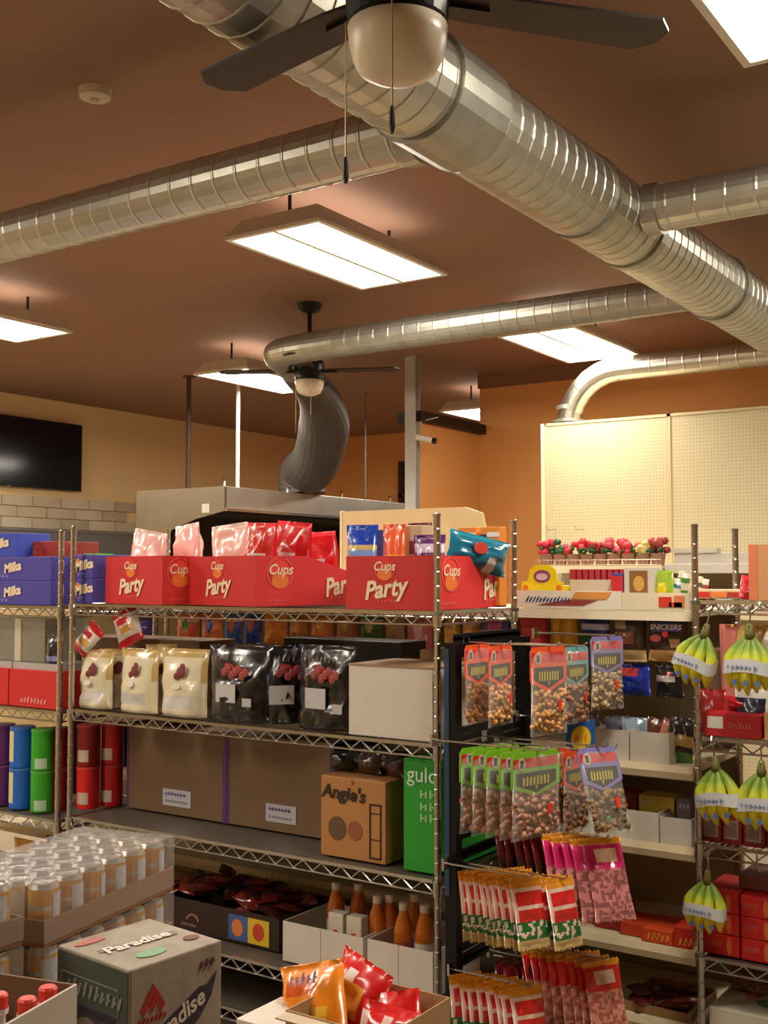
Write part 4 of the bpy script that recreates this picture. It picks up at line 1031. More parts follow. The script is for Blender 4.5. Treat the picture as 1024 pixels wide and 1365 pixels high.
def nut_bag(label, ms, loc, rz, group, stick=True, ry=0, rx=0, cat='bag'):
    t = thing('nut_bag', label, cat, loc, 0, group, rot=(rx, ry, rz))
    hdr, win, red, oval, figu, let, pm_, nuts, stk, h = ms
    a = link(hdr, 'header_card', t); 
    for me, nm in ((win, 'window_panel'), (red, 'red_band'), (oval, 'oval_emblem'), (figu, 'emblem_figure'), (let, 'yellow_lettering')): link(me, nm, a)
    link(pm_, 'clear_pouch', t, (0, 0, -h*.98-.0)); link(nuts, 'nuts', t, kind='stuff')
    if stick: link(stk, 'price_sticker', t)
    return t
ORN = (236, 86, 40); GRNN = (126, 190, 40); TEAL = (104, 168, 170); LIL = (130, 124, 186)
PE = (224, 164, 90); AL = (176, 122, 86); PIS = (206, 176, 132); MIX = (176, 130, 90)
RZ = PI/2      # fronts face +X, along the hooks
def row_on_hook(lbls, ms, xs, y, z, group, rz=RZ, dz=0, stick=None):
    bar(z+.015)
    hook(y, z+.004, max(xs)+.03)
    for i, (lb_, x) in enumerate(zip(lbls, xs)):
        nut_bag(lb_, ms, (x, y+random.uniform(-.004, .004), z-.012+dz*i), rz+random.uniform(-.05, .05), group, True if stick is None else i in stick)
w_or = nut_meshes(ORN, PE, .19, .27, 101)
# two orange ones close to the stand
p = on(667, 860, 'X', -1.86)
row_on_hook(['orange headed peanut bag nearest the stand post, behind another orange one', 'orange headed peanut bag hanging between the two black posts, front one'], w_or, [p.x-.09, p.x], p.y, p.z, 'orange headed nut bags', stick=(1,))
GN = 'nut bags on the peg stand'
w_or2 = nut_meshes(ORN, PE, .165, .30, 102)
p = on(731, 866, 'X', -1.66)
hk = [(p, -1.66)]
def bigger(label, x, y, X, col, nutc, w, h, seed, rz=RZ, backs=0, backlabel='', stick=True, ry=0, rx=0):
    p = on(x, y, 'X', X); ms = nut_meshes(col, nutc, w, h, seed)
    hook(p.y, p.z+.004, X+.03); bar(p.z+.015)
    nut_bag(label, ms, (X, p.y, p.z-.012), rz, GN, stick, ry, rx)
    for k in range(backs):
        nut_bag(backlabel % ORD[k], ms, (X-.06*(k+1), p.y, p.z-.012), rz, GN, False, ry)
    return p
bigger('large orange headed peanut bag right of the far black post', 731, 862, -1.68, ORN, PE, .18, .29, 102, R(72))
bigger('teal headed nut bag between the large orange one and the lilac one', 768, 862, -1.72, TEAL, AL, .15, .27, 103, R(78))
bigger('lilac headed bag of pale pistachios near the white label strip', 809, 848, -1.70, LIL, PIS, .16, .27, 104, R(62))
# green row
ms = nut_meshes(GRNN, (206, 150, 118), .22, .265, 105)
p = on(715, 1001, 'X', -1.62)
GD = .047
row_on_hook([f'green headed almond bag, {ORD[4-i]} from the front of its hook' if i < 4 else 'green headed almond bag at the front of the hook, label fully visible' for i in range(5)], ms, [-1.62-GD*(4-i) for i in range(5)], p.y, p.z, 'green headed nut bags on one hook', rz=R(72), stick=(1, 4))
ms = nut_meshes(ORN, MIX, .15, .27, 106)
p = on(768, 1000, 'X', -1.68)
row_on_hook(['orange headed nut bag behind the lilac one, further from view', 'orange headed nut bag directly behind the lilac headed mixed nuts'], ms, [p.x-.07, p.x], p.y, p.z, GN, rz=R(78), stick=())
bigger('lilac headed bag of mixed nuts tilted outward right of the green headed row', 796, 996, -1.56, LIL, (160, 122, 76), .165, .28, 107, R(58), ry=0, rx=-R(18))
for i in range(3):
    p = on(650+i*28, 985-i*4, 'X', -1.84)
ms = nut_meshes((230, 60, 50), PE, .15, .20, 108)
p = on(705, 975, 'X', -1.80)
# blue card with yellow disc
p = on(774, 961, 'X', -1.74)
o = thing('price_card', 'small blue card with a yellow disc above the lilac headed mixed nuts', 'card', (-1.74, p.y, p.z), R(60))
MB().box(-.065, -.001, -.14, .065, .001, 0).build('card', card((20, 90, 160)), o)
disc(o, 'yellow_disc', .0, -.065, .045, .047, mat((236, 196, 40), .5), 'F', -.0015); marks(o, -.03, -.075, 4, .014, .024, card((206, 120, 30)), 'F', -.003)
hook(p.y, p.z+.002, -1.74)

# candy strips -----------------------------------------------------
def candy_mesh(key, mats, mf, w=.125, h=.22, d=.022, zig=True):
    return bag_mesh(w, h, d, key, mf, mats, zig=zig, nu=20, nv=36, wr=.6)
YEL = foil((226, 150, 40)); RDc = foil((216, 40, 38)); WHc = foil((236, 206, 190)); GRc = foil((30, 110, 50)); CLc = foil((206, 176, 120)); PKc = foil((214, 40, 110)); DKR = foil((120, 20, 36)); CHO = foil((74, 36, 28))
def spk(u, v, a, b_, sd=0): return noise.noise(Vector((u*a*1.4+sd, v*b_*1.4+sd*3.1, sd)))
def mf_candy(u, v, s):
    if v > .86: return 0
    if v > .80: return 2
    if v > .40:
        if .55 < v < .60 or u < .1: return 2
        return 1
    if v > .15: return 3 if spk(u, v, 5, 8) < .12 else 2
    return 4
RDC2 = candy_mesh(201, [YEL, RDc, WHc, GRc, CLc], mf_candy); RDC3 = candy_mesh(202, [YEL, RDc, WHc, GRc, CLc], mf_candy)
def mf_sour(u, v, s):
    if v > .93: return 0
    if v > .60: return 2 if (.70 < v < .85 and .25 < u < .8) else 1
    return 3 if spk(u, v, 7, 12, 2) < .0 else 4
PKM = candy_mesh(203, [YEL, PKc, foil((240, 200, 170)), foil((150, 90, 90)), foil((206, 130, 130))], mf_sour, .15, .27, .03)
DKM = candy_mesh(204, [CHO, DKR, foil((90, 24, 36)), CHO, CHO], mf_sour, .13, .25, .03)
REM = candy_mesh(205, [YEL, RDc, WHc, foil((180, 96, 84)), foil((214, 150, 130))], mf_sour, .15, .25, .03)
def candy_row(me, n, x, y, Xf, step, lab, group, rz, ry=0, name='candy_bag', tilt=R(-16)):
    p = on(x, y, 'X', Xf); hook(p.y, p.z+.004, Xf+.02); bar(p.z+.015)
    hh = max(v.co.z for v in me.vertices)
    for i in range(n):
        a = rz + random.uniform(-.10, .10); q = ry*(1-i/n) + random.uniform(-.03, .03)
        tl_ = tilt*(1-.5*i/n) + random.uniform(-.05, .05)
        off = Matrix.Rotation(a, 3, 'Z') @ Matrix.Rotation(tl_, 3, 'X') @ Vector((0, 0, -hh))
        o = link(me if i % 2 == 0 or me is not RDC2 else RDC3, name, None, (Xf-step*i+off.x, p.y+random.uniform(-.008, .008)+off.y, p.z+.006+off.z+random.uniform(-.008, .004)), (tl_, 0, a))
        if i == 0: l_ = f'frontmost {lab}'
        elif i == n-1: l_ = f'rearmost {lab}'
        else: l_ = f'{lab}, {ORD[i]} from the front'
        tag(o, l_, 'bag', group)
candy_row(RDC2, 9, 700, 1170, -1.70, .024, 'red and yellow sweet bag on the left hook', 'red and yellow sweet bags, left hook', R(60))
candy_row(RDC2, 9, 745, 1172, -1.62, .026, 'red and yellow sweet bag on the middle hook', 'red and yellow sweet bags, middle hook', R(62))
candy_row(DKM, 7, 745, 1112, -1.76, .034, 'dark red sweet bag behind the pink ones', 'dark red sweet bags', R(70))
candy_row(PKM, 5, 800, 1118, -1.56, .036, 'bright pink sour sweet bag on the outer hook', 'pink sour sweet bags', R(52), tilt=-R(26))
candy_row(RDC3, 8, 700, 1315, -1.72, .032, 'red and white sweet bag on the lowest left hook', 'red sweet bags, lowest left hook', R(60))
candy_row(REM, 8, 800, 1278, -1.58, .034, 'red sweet bag with yellow crimped top on the lowest right hook', 'red sweet bags, lowest right hook', R(62))
candy_row(DKM, 6, 735, 1285, -1.76, .034, 'dark red sweet bag between the lowest hooks', 'dark red sweet bags, low', R(70))
# ================================================================ cream gondola behind
GY = 4.14; GX0, GX1 = -5.4, -1.40; GB = 4.72
gd = thing('gondola_shelving', 'cream gondola shelving with price rails running behind the chrome rack', 'shelving', (GX0, GY, 0)); GW = GX1-GX0
MB().box(0, GB-GY, 0, GW, GB-GY+.04, 1.66).build('back_panel', mat((150, 132, 100), .6, 0, .1, 30), gd)  # darker than the cream shelves: shade behind them put into the colour
for k in range(5): MB().box(GW*k/4-.02 if k else 0, GB-GY-.03, 0, GW*k/4+.02 if k < 4 else GW, GB-GY, 1.66).build('upright', mat((120, 108, 86), .5), gd)
GSH = [1.083, .788, .412, .14]
for z in GSH:
    for k in range(4):
        a, c = GW*k/4+.002, GW*(k+1)/4-.002
        s_ = MB().box(a, .01, z-.022, c, GB-GY-.03, z).build('shelf', mat((206, 192, 158), .5), gd)
        MB().prism([(.0, z-.045), (.012, z-.05), (.012, z+.004), (.002, z+.006), (-.006, z-.02)], a, c, 'X').build('price_rail', mat((222, 206, 168), .4), s_)
for k in range(4):
    a, c = GW*k/4+.002, GW*(k+1)/4-.002
    s_ = MB().box(a, .01, 1.640, c, GB-GY-.0, 1.662).build('top_shelf', mat((222, 210, 180), .45), gd)
MB().box(0, .02, .0, GW, .06, .11).build('kick_plate', mat((70, 60, 50), .6), gd)
# printed white strip along the front of the top shelf
sx0 = on(688, 800, 'Y', GY).x-GX0; sx1 = on(830, 800, 'Y', GY).x-GX0; zt_ = 1.735; zb_ = 1.665
ps = MB().box(sx0, -.012, zb_, sx1, -.004, zt_).build('printed_strip', mat((232, 224, 206), .4), gd)
marks(gd, sx0+.05, zb_+.024, 13, .015, .022, mat((50, 76, 140), .5), 'F', -.014, .6, 'blue_lettering')
plate(gd, 'orange_print', sx0+.25, zb_+.038, sx0+.40, zb_+.066, mat((222, 150, 70), .5), 'F', -.014, shear=.02)
b = MB(); b.prism([(sx0+.10, zb_+.012), (sx0+.30, zb_+.012), (sx0+.36, zb_+.034), (sx0+.22, zb_+.034)], -.014, -.0125, 'Y'); b.build('maroon_print', mat((150, 60, 60), .5), gd)
ps = MB().box(sx1+.001, -.012, zb_, GW, -.004, zt_-.005).build('printed_strip', mat((226, 216, 184), .4), gd)
plate(gd, 'red_print', sx1+.15, zb_+.012, sx1+.20, zb_+.05, mat((206, 50, 36), .5), 'F', -.014); plate(gd, 'red_print', sx1+.19, zb_+.012, sx1+.24, zb_+.03, mat((206, 60, 40), .5), 'F', -.014)
plate(gd, 'orange_print', GW-.06, zb_+.012, GW-.02, zb_+.055, mat((214, 120, 70), .5), 'F', -.014)
MB().box(0, -.010, 1.625, GW, .0, 1.662).build('front_lip', mat((232, 222, 196), .4), gd)
# goods standing on the gondola top
def gx(x, y=780, Y=4.22): return on(x, y, 'Y', Y).x
t = thing('yellow_snack_tray', 'bright yellow display tray with purple oval standing on the gondola top', 'display', (gx(700), 4.19, 1.664))
Wy = gx(755)-gx(700); YW = mat((236, 214, 30), .4)
MB().prism([(0, 0), (Wy, 0), (Wy, .105), (Wy*.86, .11), (Wy*.82, .155), (Wy*.68, .175), (Wy*.34, .175), (Wy*.2, .155), (Wy*.16, .11), (0, .105)], 0, .006, 'Y').build('front_panel', YW, t)
MB().box(0, .006, 0, Wy, .16, .09).build('tray', YW, t)
disc(t, 'purple_oval', Wy*.50, .128, Wy*.20, .026, mat((140, 70, 110), .5), 'F', -.001); disc(t, 'pale_oval', Wy*.50, .126, Wy*.14, .014, mat((220, 190, 200), .5), 'F', -.003)
disc(t, 'orange_print', Wy*.1, .08, .012, .014, mat((226, 130, 40), .5), 'F', -.001); disc(t, 'orange_print', Wy*.9, .08, .012, .014, mat((226, 130, 40), .5), 'F', -.001)
for i in range(12):
    x = gx(757+i*8.2)
    o = closed_box('small_box', f'small red lidded box on the gondola top, {ORD[i]} from the yellow tray', 'box', x, 4.24, 1.664, .030, .10, .155, card((206, 190, 170)), 'red lidded small boxes on the gondola top')
    MB().box(-.0005, -.0005, .115, .0305, .1005, .156).build('lid', card((176, 36, 50)), o)
o = closed_box('small_box', 'blue and red small box right of the red lidded boxes', 'box', gx(820)-.008, 4.20, 1.664, .05, .08, .14, card((60, 70, 140))); plate(o, 'red_print', .0, .06, .05, .13, RED, 'F', -.001)
t = thing('picture_box', 'white framed box with brown picture on the gondola top', 'box', (gx(835), 4.20, 1.664)); MB().box(0, 0, 0, .12, .08, .16).build('body', card((206, 200, 186)), t)
plate(t, 'brown_picture', .022, .015, .095, .15, card((140, 92, 44)), 'F', -.001); disc(t, 'gold_shape', .06, .10, .022, .03, card((206, 160, 80)), 'F', -.002)
bag('snack_bag', 'lime green bag with yellow round print on the gondola top', 'bag', (gx(882), 4.24, 1.665), .085, .15, .05, [foil((150, 180, 50)), foil((226, 206, 30))], lambda u, v, s: 1 if ((u-.5)**2+(v-.45)**2 < .06) else 0, 0, 0, 0, 301, standing=True)
for i in range(5):
    bag('snack_bag', f'small striped green packet right of the lime bag, {ORD[i]} from the left', 'bag', (gx(894+i*7), 4.26+.01*i, 1.665), .05, [.12, .15, .14, .13, .12][i], .03, [foil([(60, 110, 130), (70, 130, 60), (206, 196, 150), (40, 100, 60), (150, 50, 40)][i]), foil((214, 206, 180))], lambda u, v, s: 1 if int(v*6) % 2 else 0, R(10), 0, R(8), 302+i, 'small striped packets on the gondola top')
# cream signboard panel behind the right hand party carton
p0, p1 = on(455, 682, 'Y', 4.55), on(650, 688, 'Y', 4.55)
o = thing('cream_board', 'cream board standing on the gondola behind the right hand red carton', 'board', (p0.x, 4.55, 1.664)); Wb = p1.x-p0.x; Hb = p0.z-1.664
MB().prism([(0, 0), (Wb, 0), (Wb, Hb-.16), (Wb-.03, Hb-.03), (Wb-.12, Hb), (0, Hb)], 0, .02, 'Y').build('board', mat((216, 196, 150), .5), o)
MB().box(-.004, -.006, 0, .008, .026, Hb+.004).build('edge_strip', mat((232, 216, 180), .5), o)
# bags hanging on the gondola back, seen over and under the chrome shelves
def hang_bag(label, x0, x1, yt, yb, Y, mats, mf, seed, group, name='candy_bag', d=.05, extra=None):
    a, c = on(x0, yt, 'Y', Y), on(x1, yt, 'Y', Y); zb2 = on((x0+x1)/2, yb, 'Y', Y).z
    t = thing(name, label, 'bag', ((a.x+c.x)/2, Y, zb2), 0, group)
    baglike(t, 'bag_body', (c.x-a.x), a.z-zb2, d, mats, mf, seed)
    hk_ = MB(); ln_ = GB-.03-Y; hk_.tube([(0, ln_, a.z-zb2-.012), (0, -.03, a.z-zb2-.012), (0, -.04, a.z-zb2)], .003, 6); hk_.build('peg_hook', CHROME, t)
    return t
HG = 'large bags hanging high on the gondola'
hang_bag('bright red bag hanging right of the chrome rear post', 691, 731, 812, 880, 4.22, [foil((214, 24, 34)), foil((236, 90, 90))], lambda u, v, s: 1 if .25 < v < .6 and .2 < u < .8 else 0, 311, HG)
hang_bag('yellow and orange bag hanging beside the bright red bag', 733, 771, 815, 860, 4.22, [foil((236, 160, 20)), foil((244, 200, 60))], lambda u, v, s: 1 if int(u*5) % 2 else 0, 312, HG)
hang_bag('blue bag with green foot hanging beside the yellow bag', 773, 814, 815, 858, 4.22, [foil((40, 50, 130)), foil((40, 110, 60)), foil((190, 190, 220)), foil((190, 200, 60))], lambda u, v, s: 1 if v < .3 or (v > .86 and u > .3) else (2 if .45 < v < .62 else 0), 313, HG)
hang_bag('brown bag with nuts and pale gold foot hanging in the middle', 818, 862, 818, 882, 4.22, [foil((60, 36, 26)), foil((150, 84, 50)), foil((206, 180, 120)), foil((176, 160, 130))], lambda u, v, s: 2 if v < .25 else (1 if .35 < v < .6 and .2 < u < .7 else (3 if v > .7 and u < .4 else 0)), 314, HG)
t = hang_bag('brown chocolate bag with red white lettering and gold pieces', 864, 918, 820, 882, 4.22, [foil((58, 30, 24)), foil((196, 150, 90)), foil((196, 150, 110))], lambda u, v, s: 1 if v < .28 else (2 if .34 < v < .48 and .55 < u < .8 else 0), 315, HG)
plate(t, 'logo_panel', -.055, .115, .055, .150, mat((50, 60, 140), .4), 'F', -.030); text('SNICKERS', .028, mat((236, 220, 226), .5), t, (0, -.033, .132), FRONT, .2, .02)
disc(t, 'price_sticker', .0, .106, .012, .012, mat((240, 50, 50), .5), 'F', -.034); disc(t, 'pink_print', -.04, .09, .022, .014, mat((206, 90, 84), .5), 'F', -.030)
HL = 'bags hanging on the second row of the gondola'
hang_bag('blue bag with red lettering hanging below the brown nut bag', 824, 868, 884, 927, 4.24, [foil((24, 50, 170)), foil((190, 60, 60)), foil((60, 110, 206))], lambda u, v, s: 1 if .62 < v < .85 and u < .7 else (2 if .3 < v < .42 and .3 < u < .6 else 0), 316, HL)
hang_bag('black bag with white lettering and red sticker on the lower gondola row', 874, 912, 886, 930, 4.24, [foil((24, 18, 20)), foil((180, 170, 170)), foil((230, 60, 50))], lambda u, v, s: 2 if (.7 < v < .82 and .4 < u < .6) else (1 if .5 < v < .68 and u < .75 else 0), 317, HL)
# row of bags behind the top shelf gap
cols = [(180, 212, (48, 34, 110), (70, 50, 150)), (236, 266, (226, 110, 50), (60, 150, 70)), (268, 298, (206, 110, 60), (40, 70, 170)), (300, 324, (50, 110, 200), (206, 110, 50)), (326, 350, (40, 80, 180), (190, 90, 40)), (352, 384, (222, 150, 30), (206, 120, 20)), (386, 412, (176, 110, 30), (200, 150, 60)), (414, 446, (226, 130, 50), (240, 180, 80)),
        (448, 478, (190, 110, 60), (214, 200, 130)), (480, 512, (60, 130, 50), (206, 190, 120)), (514, 540, (196, 160, 130), (206, 180, 120)), (542, 578, (206, 110, 110), (230, 190, 180)), (592, 614, (206, 150, 40), (196, 130, 70)), (616, 640, (214, 140, 50), (226, 180, 80))]
desc = ['dark violet', 'orange and green', 'orange over blue', 'sky blue', 'royal blue', 'golden yellow', 'dull mustard', 'light orange', 'cream and rust', 'green and cream', 'pale beige', 'pink and white', 'amber', 'orange gold']
for i, (a, c, c1_, c2_) in enumerate(cols):
    hang_bag(f'{desc[i]} sweet bag seen in the gap under the top shelf', a, c, 818, 858 if i < 11 else 880, 4.25, [foil(c1_), foil(c2_), WHc], (lambda k: (lambda u, v, s: 1 if ((u-.5)**2*2+(v-.62)**2 < .05) else (2 if (.78 < v < .84 and k % 2) else 0)))(i), 330+i, 'sweet bags in the gap under the top shelf')
t = hang_bag('purple and blue almond bag hanging behind the top bar of the black stand', 642, 682, 824, 862, 4.22, [foil((60, 60, 160)), foil((196, 70, 140))], lambda u, v, s: 1 if (v > .55 and .25 < u < .75) else 0, 350, HG)
text('ALMOND', .030, mat((226, 200, 220), .5), t, (0, -.032, .06), FRONT, .1, .02)
# gondola shelves: white trays
def wbox(label, x0, x1, y, z, H, Y=4.16, D=.3, group=None, sticker=None, slot=False):
    X0, X1 = pxw(x0, x1, y, Y)
    t = thing('white_tray', label, 'tray', (X0, Y, z+.002), 0, group); open_tray(t, X1-X0, D, H, WHITEB, hs=(H, H, H*1.0, H))
    if sticker: disc(t, 'price_sticker', (X1-X0)*.35, H*.6, .012, .012, mat(sticker, .5), 'F', -.002)
    if slot: ring(t, 'hand_slot', (X1-X0)*.55, H*.55, .018, .023, card((150, 140, 126)), 'F', -.001, a0=R(180), a1=R(360))
    return t, X0, X1
G3 = 'white cardboard trays on the gondola shelves'
wbox('white tray with a small hand slot below the lilac nut bag', 790, 838, 985, 1.083, .115, group=G3, slot=True)
wbox('white tray right of the slotted tray on the same gondola shelf', 840, 892, 985, 1.083, .115, group=G3)
wbox('white tray with green sticker on the gondola shelf under the nuts', 776, 878, 1100, .788, .11, group=G3, sticker=(60, 190, 60))
wbox('white tray at the right end of the lower gondola shelf beside the chrome post', 880, 922, 1100, .788, .10, group=G3)
wbox('white tray at the left under the mixed nuts on the lower gondola shelf', 700, 774, 1100, .788, .10, group=G3)
for i, (x, c) in enumerate(((800, (60, 50, 50)), (826, (96, 96, 110)), (846, (140, 160, 180)), (868, (110, 60, 40)), (884, (176, 110, 90)))):
    bag('snack_bag', ['black wrapped snack in the slotted tray', 'grey wrapped snack leaning in the slotted tray', 'silver blue wrapped snack in the plain white tray', 'brown wrapped snack behind the plain white tray', 'tan wrapped snack leaning right out of the plain white tray'][i], 'bag', (on(x, 950, 'Y', 4.26).x, 4.26+.03*(i % 2), 1.09), .10, .15, .05, [foil(c)], None, R(8*i), 0, R(10*(i-2)), 360+i, 'wrapped snacks in the white trays', standing=False)
for i, x in enumerate((896, 908)):
    bag('snack_bag', ['dark packet with gold specks right of the white trays', 'black and gold packet leaning on the chrome post behind'][i], 'bag', (on(x, 980, 'Y', 4.24).x, 4.24, 1.085), .08, .17, .05, [foil((40, 30, 24)), foil((190, 160, 90)), foil((80, 130, 50))], lambda u, v, s: 1 if .4 < v < .65 else (2 if v < .25 else 0), R(10), 0, R(12), 366+i, 'dark gold packets beside the trays')
for i, (x0, x1, c) in enumerate(((822, 852, (130, 34, 34)), (854, 902, (206, 176, 60)), (904, 924, (120, 110, 110)))):
    X0, X1 = pxw(x0, x1, 1066, 4.30)
    o = closed_box('snack_box', ['dark red box standing in the green stickered tray', 'yellow box standing behind the white trays', 'grey box at the right end behind the white trays'][i], 'box', X0, 4.28, .795, X1-X0-.002, .1, .145, card(c))
    marks(o, .012, .11, 3, .014, .018, mat((206, 190, 200), .5), 'F', -.001)
# shelf z=.412 goods: red orange boxes
X0, X1 = pxw(856, 922, 1245, 4.17)
for i, (a, c, dz, cc) in enumerate(((0, .62, 0, (206, 70, 26)), (.64, 1.0, 0, (196, 40, 26)))):
    o = closed_box('sweet_box', ['orange red box with yellow lettering on the low gondola shelf', 'small red box at the right end of the low gondola shelf'][i], 'box', X0+(X1-X0)*a, 4.17, .414, (X1-X0)*(c-a), .2, [.05, .075][i], card(cc))
    marks(o, .02, .012, 5, .018, .026, card((226, 160, 60)), 'F', -.001)
rr = random.Random(9)
for i in range(12):
    o = closed_box('sweet_box', f'red sweet box lying flat on the low gondola shelf, {ORD[i]} from the right', 'box', X0-.10-i*.115, 4.20+.03*(i % 3), .414, .105, .16, .05+.03*(i % 2), card([(190, 60, 26), (150, 30, 26), (206, 110, 40)][i % 3]), 'flat red sweet boxes on the low gondola shelf') if i < 4 else None
# wrapped items at the low right + brown carton
X0, X1 = pxw(834, 924, 1350, 4.20); zc_ = on(880, 1344, 'Y', 4.20).z
t = thing('brown_tray', 'brown carton of dark wrapped sweets at the foot of the gondola', 'carton', (X0, 4.18, .142)); open_tray(t, X1-X0, .3, zc_-.142+.01, CARD)
for i in range(16):
    o = link(cm[i % 4], 'wrapped_sweet', None, (X0+.04+rr.random()*(X1-X0-.08), 4.24+rr.random()*.2, zc_-.005+rr.random()*.05), (R(70+30*rr.random()), R(20*rr.random()-10), R(rr.random()*100-50)))
    tag(o, 'dark glossy wrapped sweet heaped in the brown carton at the gondola foot', 'sweet', 'dark wrapped sweets in the brown carton')
closed_box('brown_box', 'plain brown box under the low sweets carton', 'box', X0, 4.17, .0, .02, .02, .02, CARD) if False else None
# dim goods seen through the chrome rack on the lower gondola shelves
for i in range(11):
    x = -4.9+i*.235
    closed_box('grocery_box', f'small grocery box deep behind the chrome rack, {ORD[i]} from the left', 'box', x, 4.22, .79, .19, .2, .16+.04*(i % 3), card([(150, 40, 36), (60, 70, 110), (176, 140, 60), (60, 100, 60), (120, 110, 100)][i % 5]), 'grocery boxes behind the chrome rack')

# ================================================================ banana rack goods
def bx(x, y, Y): return on(x, y, 'Y', Y).x
BAN = ramp_z('banana_skin', [(0, (120, 110, 30)), (.06, (228, 214, 50)), (.50, (230, 218, 50)), (.72, (176, 186, 44)), (.85, (110, 140, 34)), (1, (84, 110, 26))], -.255, -.02)
def banana_mesh(spread, lean, curve, n=10, L=.225):
    pts = []; rads = []
    for i in range(n+1):
        t_ = i/n; s_ = min(1, t_*2.6)**.7*(1-.10*max(0, t_-.5))
        pts.append((spread*s_+lean*t_, -curve*math.sin(t_*PI*.9) - .01, -.03-L*t_+.02*t_*t_))
        rads.append([.008, .012, .0165, .0195, .0215, .0220, .0220, .0210, .0185, .0125, .005][i] if n == 10 else .016)
    return MB().tube(pts, rads, 7)
def bunch(label, x, y, Y, n, rz=0, ry=0, s=1.0, rx=0):
    p = on(x, y, 'Y', Y)
    t = thing('banana_bunch', label, 'bananas', (p.x, Y, p.z), 0, 'banana bunches hanging from the chrome rack', rot=(rx, ry, rz)); t.scale = (s, s, s)
    for i in range(n):
        f = (i-(n-1)/2)/max(1, (n-1)/2)
        banana_mesh(.062*f, .0, .050-.022*abs(f), L=.225-.02*abs(f)).build('banana', BAN, t, smooth=True, rot=None)
        q = i
    for i in range(max(2, n-2)):
        f = (i-(n-3)/2)/max(1, (n-3)/2) if n > 3 else 0
        banana_mesh(.045*f, 0, -.008, L=.19).build('banana', BAN, t, smooth=True)
    MB().tube([(0, -.01, .012), (0, -.012, -.02), (0, -.012, -.045)], [.010, .016, .020], 8).build('crown', mat((96, 92, 40), .6), t, smooth=True)
    # printed tape round the bunch
    prof = []; tp = MB(); nn = 22
    vs = []
    for k in range(nn):
        a = 2*PI*k/nn
        xx = .086*math.copysign(abs(math.cos(a))**.8, math.cos(a)); yy = -.034+.050*math.copysign(abs(math.sin(a))**.8, math.sin(a))
        vs += [(xx, yy, -.158+.006*math.sin(3*a)), (xx*.98, yy, -.112+.006*math.sin(3*a))]
    tp.add(vs, [(2*k, 2*((k+1) % nn), 2*((k+1) % nn)+1, 2*k+1) for k in range(nn)]); tb = tp.build('printed_tape', mat((206, 212, 216), .25, 0, .1, 20, coat=.5), t, smooth=True)
    marks(t, -.06, -.142, 7, .015, .012, mat((120, 136, 176), .5), 'F', -.085, 0)
    for k, f in enumerate((-.6, .05, .65)):
        disc(t, 'blue_sticker', .052*f*1.2, -.190, .009, .010, mat((80, 110, 170), .4), 'F', -.084+.020*abs(f))
    hb = MB(); hb.tube([(0, .0, .075), (.0, -.012, .082), (0, -.022, .07), (0, -.012, .05), (0, -.012, .01), (0, -.02, -.0), (0, -.03, .01)], .003, 6)
    hb.build('hanging_hook', CHROME, t); return t
YB = BY-.045
bunch('banana bunch tilted on the chrome post at the top left of the banana rack', 944, 836, YB, 4, R(-10), R(16), .96)
bunch('banana bunch wrapped in tape at the top right edge of the view', 1001, 836, YB, 5, R(4), R(2))
bunch('banana bunch hanging left under the second shelf of the banana rack', 955, 1012, YB-.01, 4, R(-6), R(-8), .98)
bunch('banana bunch at the right edge under the second shelf of the banana rack', 1016, 1018, YB-.01, 4, R(6), R(0), .98)
bunch('single lower banana bunch hanging in front of the bottom red boxes', 945, 1163, YB, 4, R(0), R(3), .90)
hb = MB()
h_ = thing('empty_hook', 'empty silver hook hanging under the third shelf at the right edge', 'hook', (bx(1007, 1140, YB), BY-.012, .835)); hb.tube([(0, 0, 0), (0, -.012, .0), (0, -.014, -.05), (.012, -.014, -.075), (.004, -.02, -.06)], .0035, 6).build('hook_wire', CHROME, h_)
# goods on the banana rack
X0 = bx(1003, 760, BY+.03)
t = thing('picture_carton', 'tall orange brown carton with dark figure prints at the right edge of the top shelf', 'carton', (X0, BY+.03, 1.707)); MB().box(0, 0, 0, .30, .2, .20).build('body', card((196, 140, 100)), t)
MB().box(-.012, -.004, 0, .018, .0, .20).build('corner_edge', card((206, 120, 80)), t)
disc(t, 'dark_print', .085, .145, .025, .035, card((60, 40, 50)), 'F', -.002); disc(t, 'dark_print', .075, .06, .018, .03, card((50, 40, 60)), 'F', -.002); disc(t, 'dark_print', .16, .1, .03, .05, card((110, 60, 40)), 'F', -.002)
xs_ = [(930, 946, (206, 40, 30)), (948, 968, (232, 130, 50)), (970, 990, (176, 50, 40))]
for i, (a, c, cc) in enumerate(xs_):
    X0, X1 = bx(a, 790, 4.24), bx(c, 790, 4.24)
    o = closed_box('snack_box', ['low red box on the top shelf of the banana rack', 'low orange box on the top shelf of the banana rack', 'low dark red box on the top shelf of the banana rack'][i], 'box', X0, 4.24, 1.708, X1-X0, .12, .035, card((214, 196, 160))); plate(o, 'printed_band', .0, .006, X1-X0, .026, card(cc), 'F', -.001)
bag('snack_bag', 'red packet leaning against the orange brown carton', 'bag', (bx(996, 780, 4.2), 4.2, 1.709), .07, .085, .05, [foil((206, 30, 44))], None, 0, 0, R(10), 380, standing=True)
for i, (x, c) in enumerate(((975, (206, 120, 110)), (990, (206, 190, 80)), (1008, (196, 150, 60)), (1022, (230, 220, 190)))):
    bag('snack_bag', ['pink packet peeking above the right banana bunch', 'yellow packet peeking above the right banana bunch', 'amber packet just above the right banana bunch', 'cream packet at the right edge above the bananas'][i], 'bag', (bx(x, 830, 4.26), 4.26, 1.213), .09, .40, .05, [foil(c)], None, 0, 0, 0, 384+i, 'tall packets behind the upper bananas', standing=True)
X0 = bx(940, 860, 4.30)
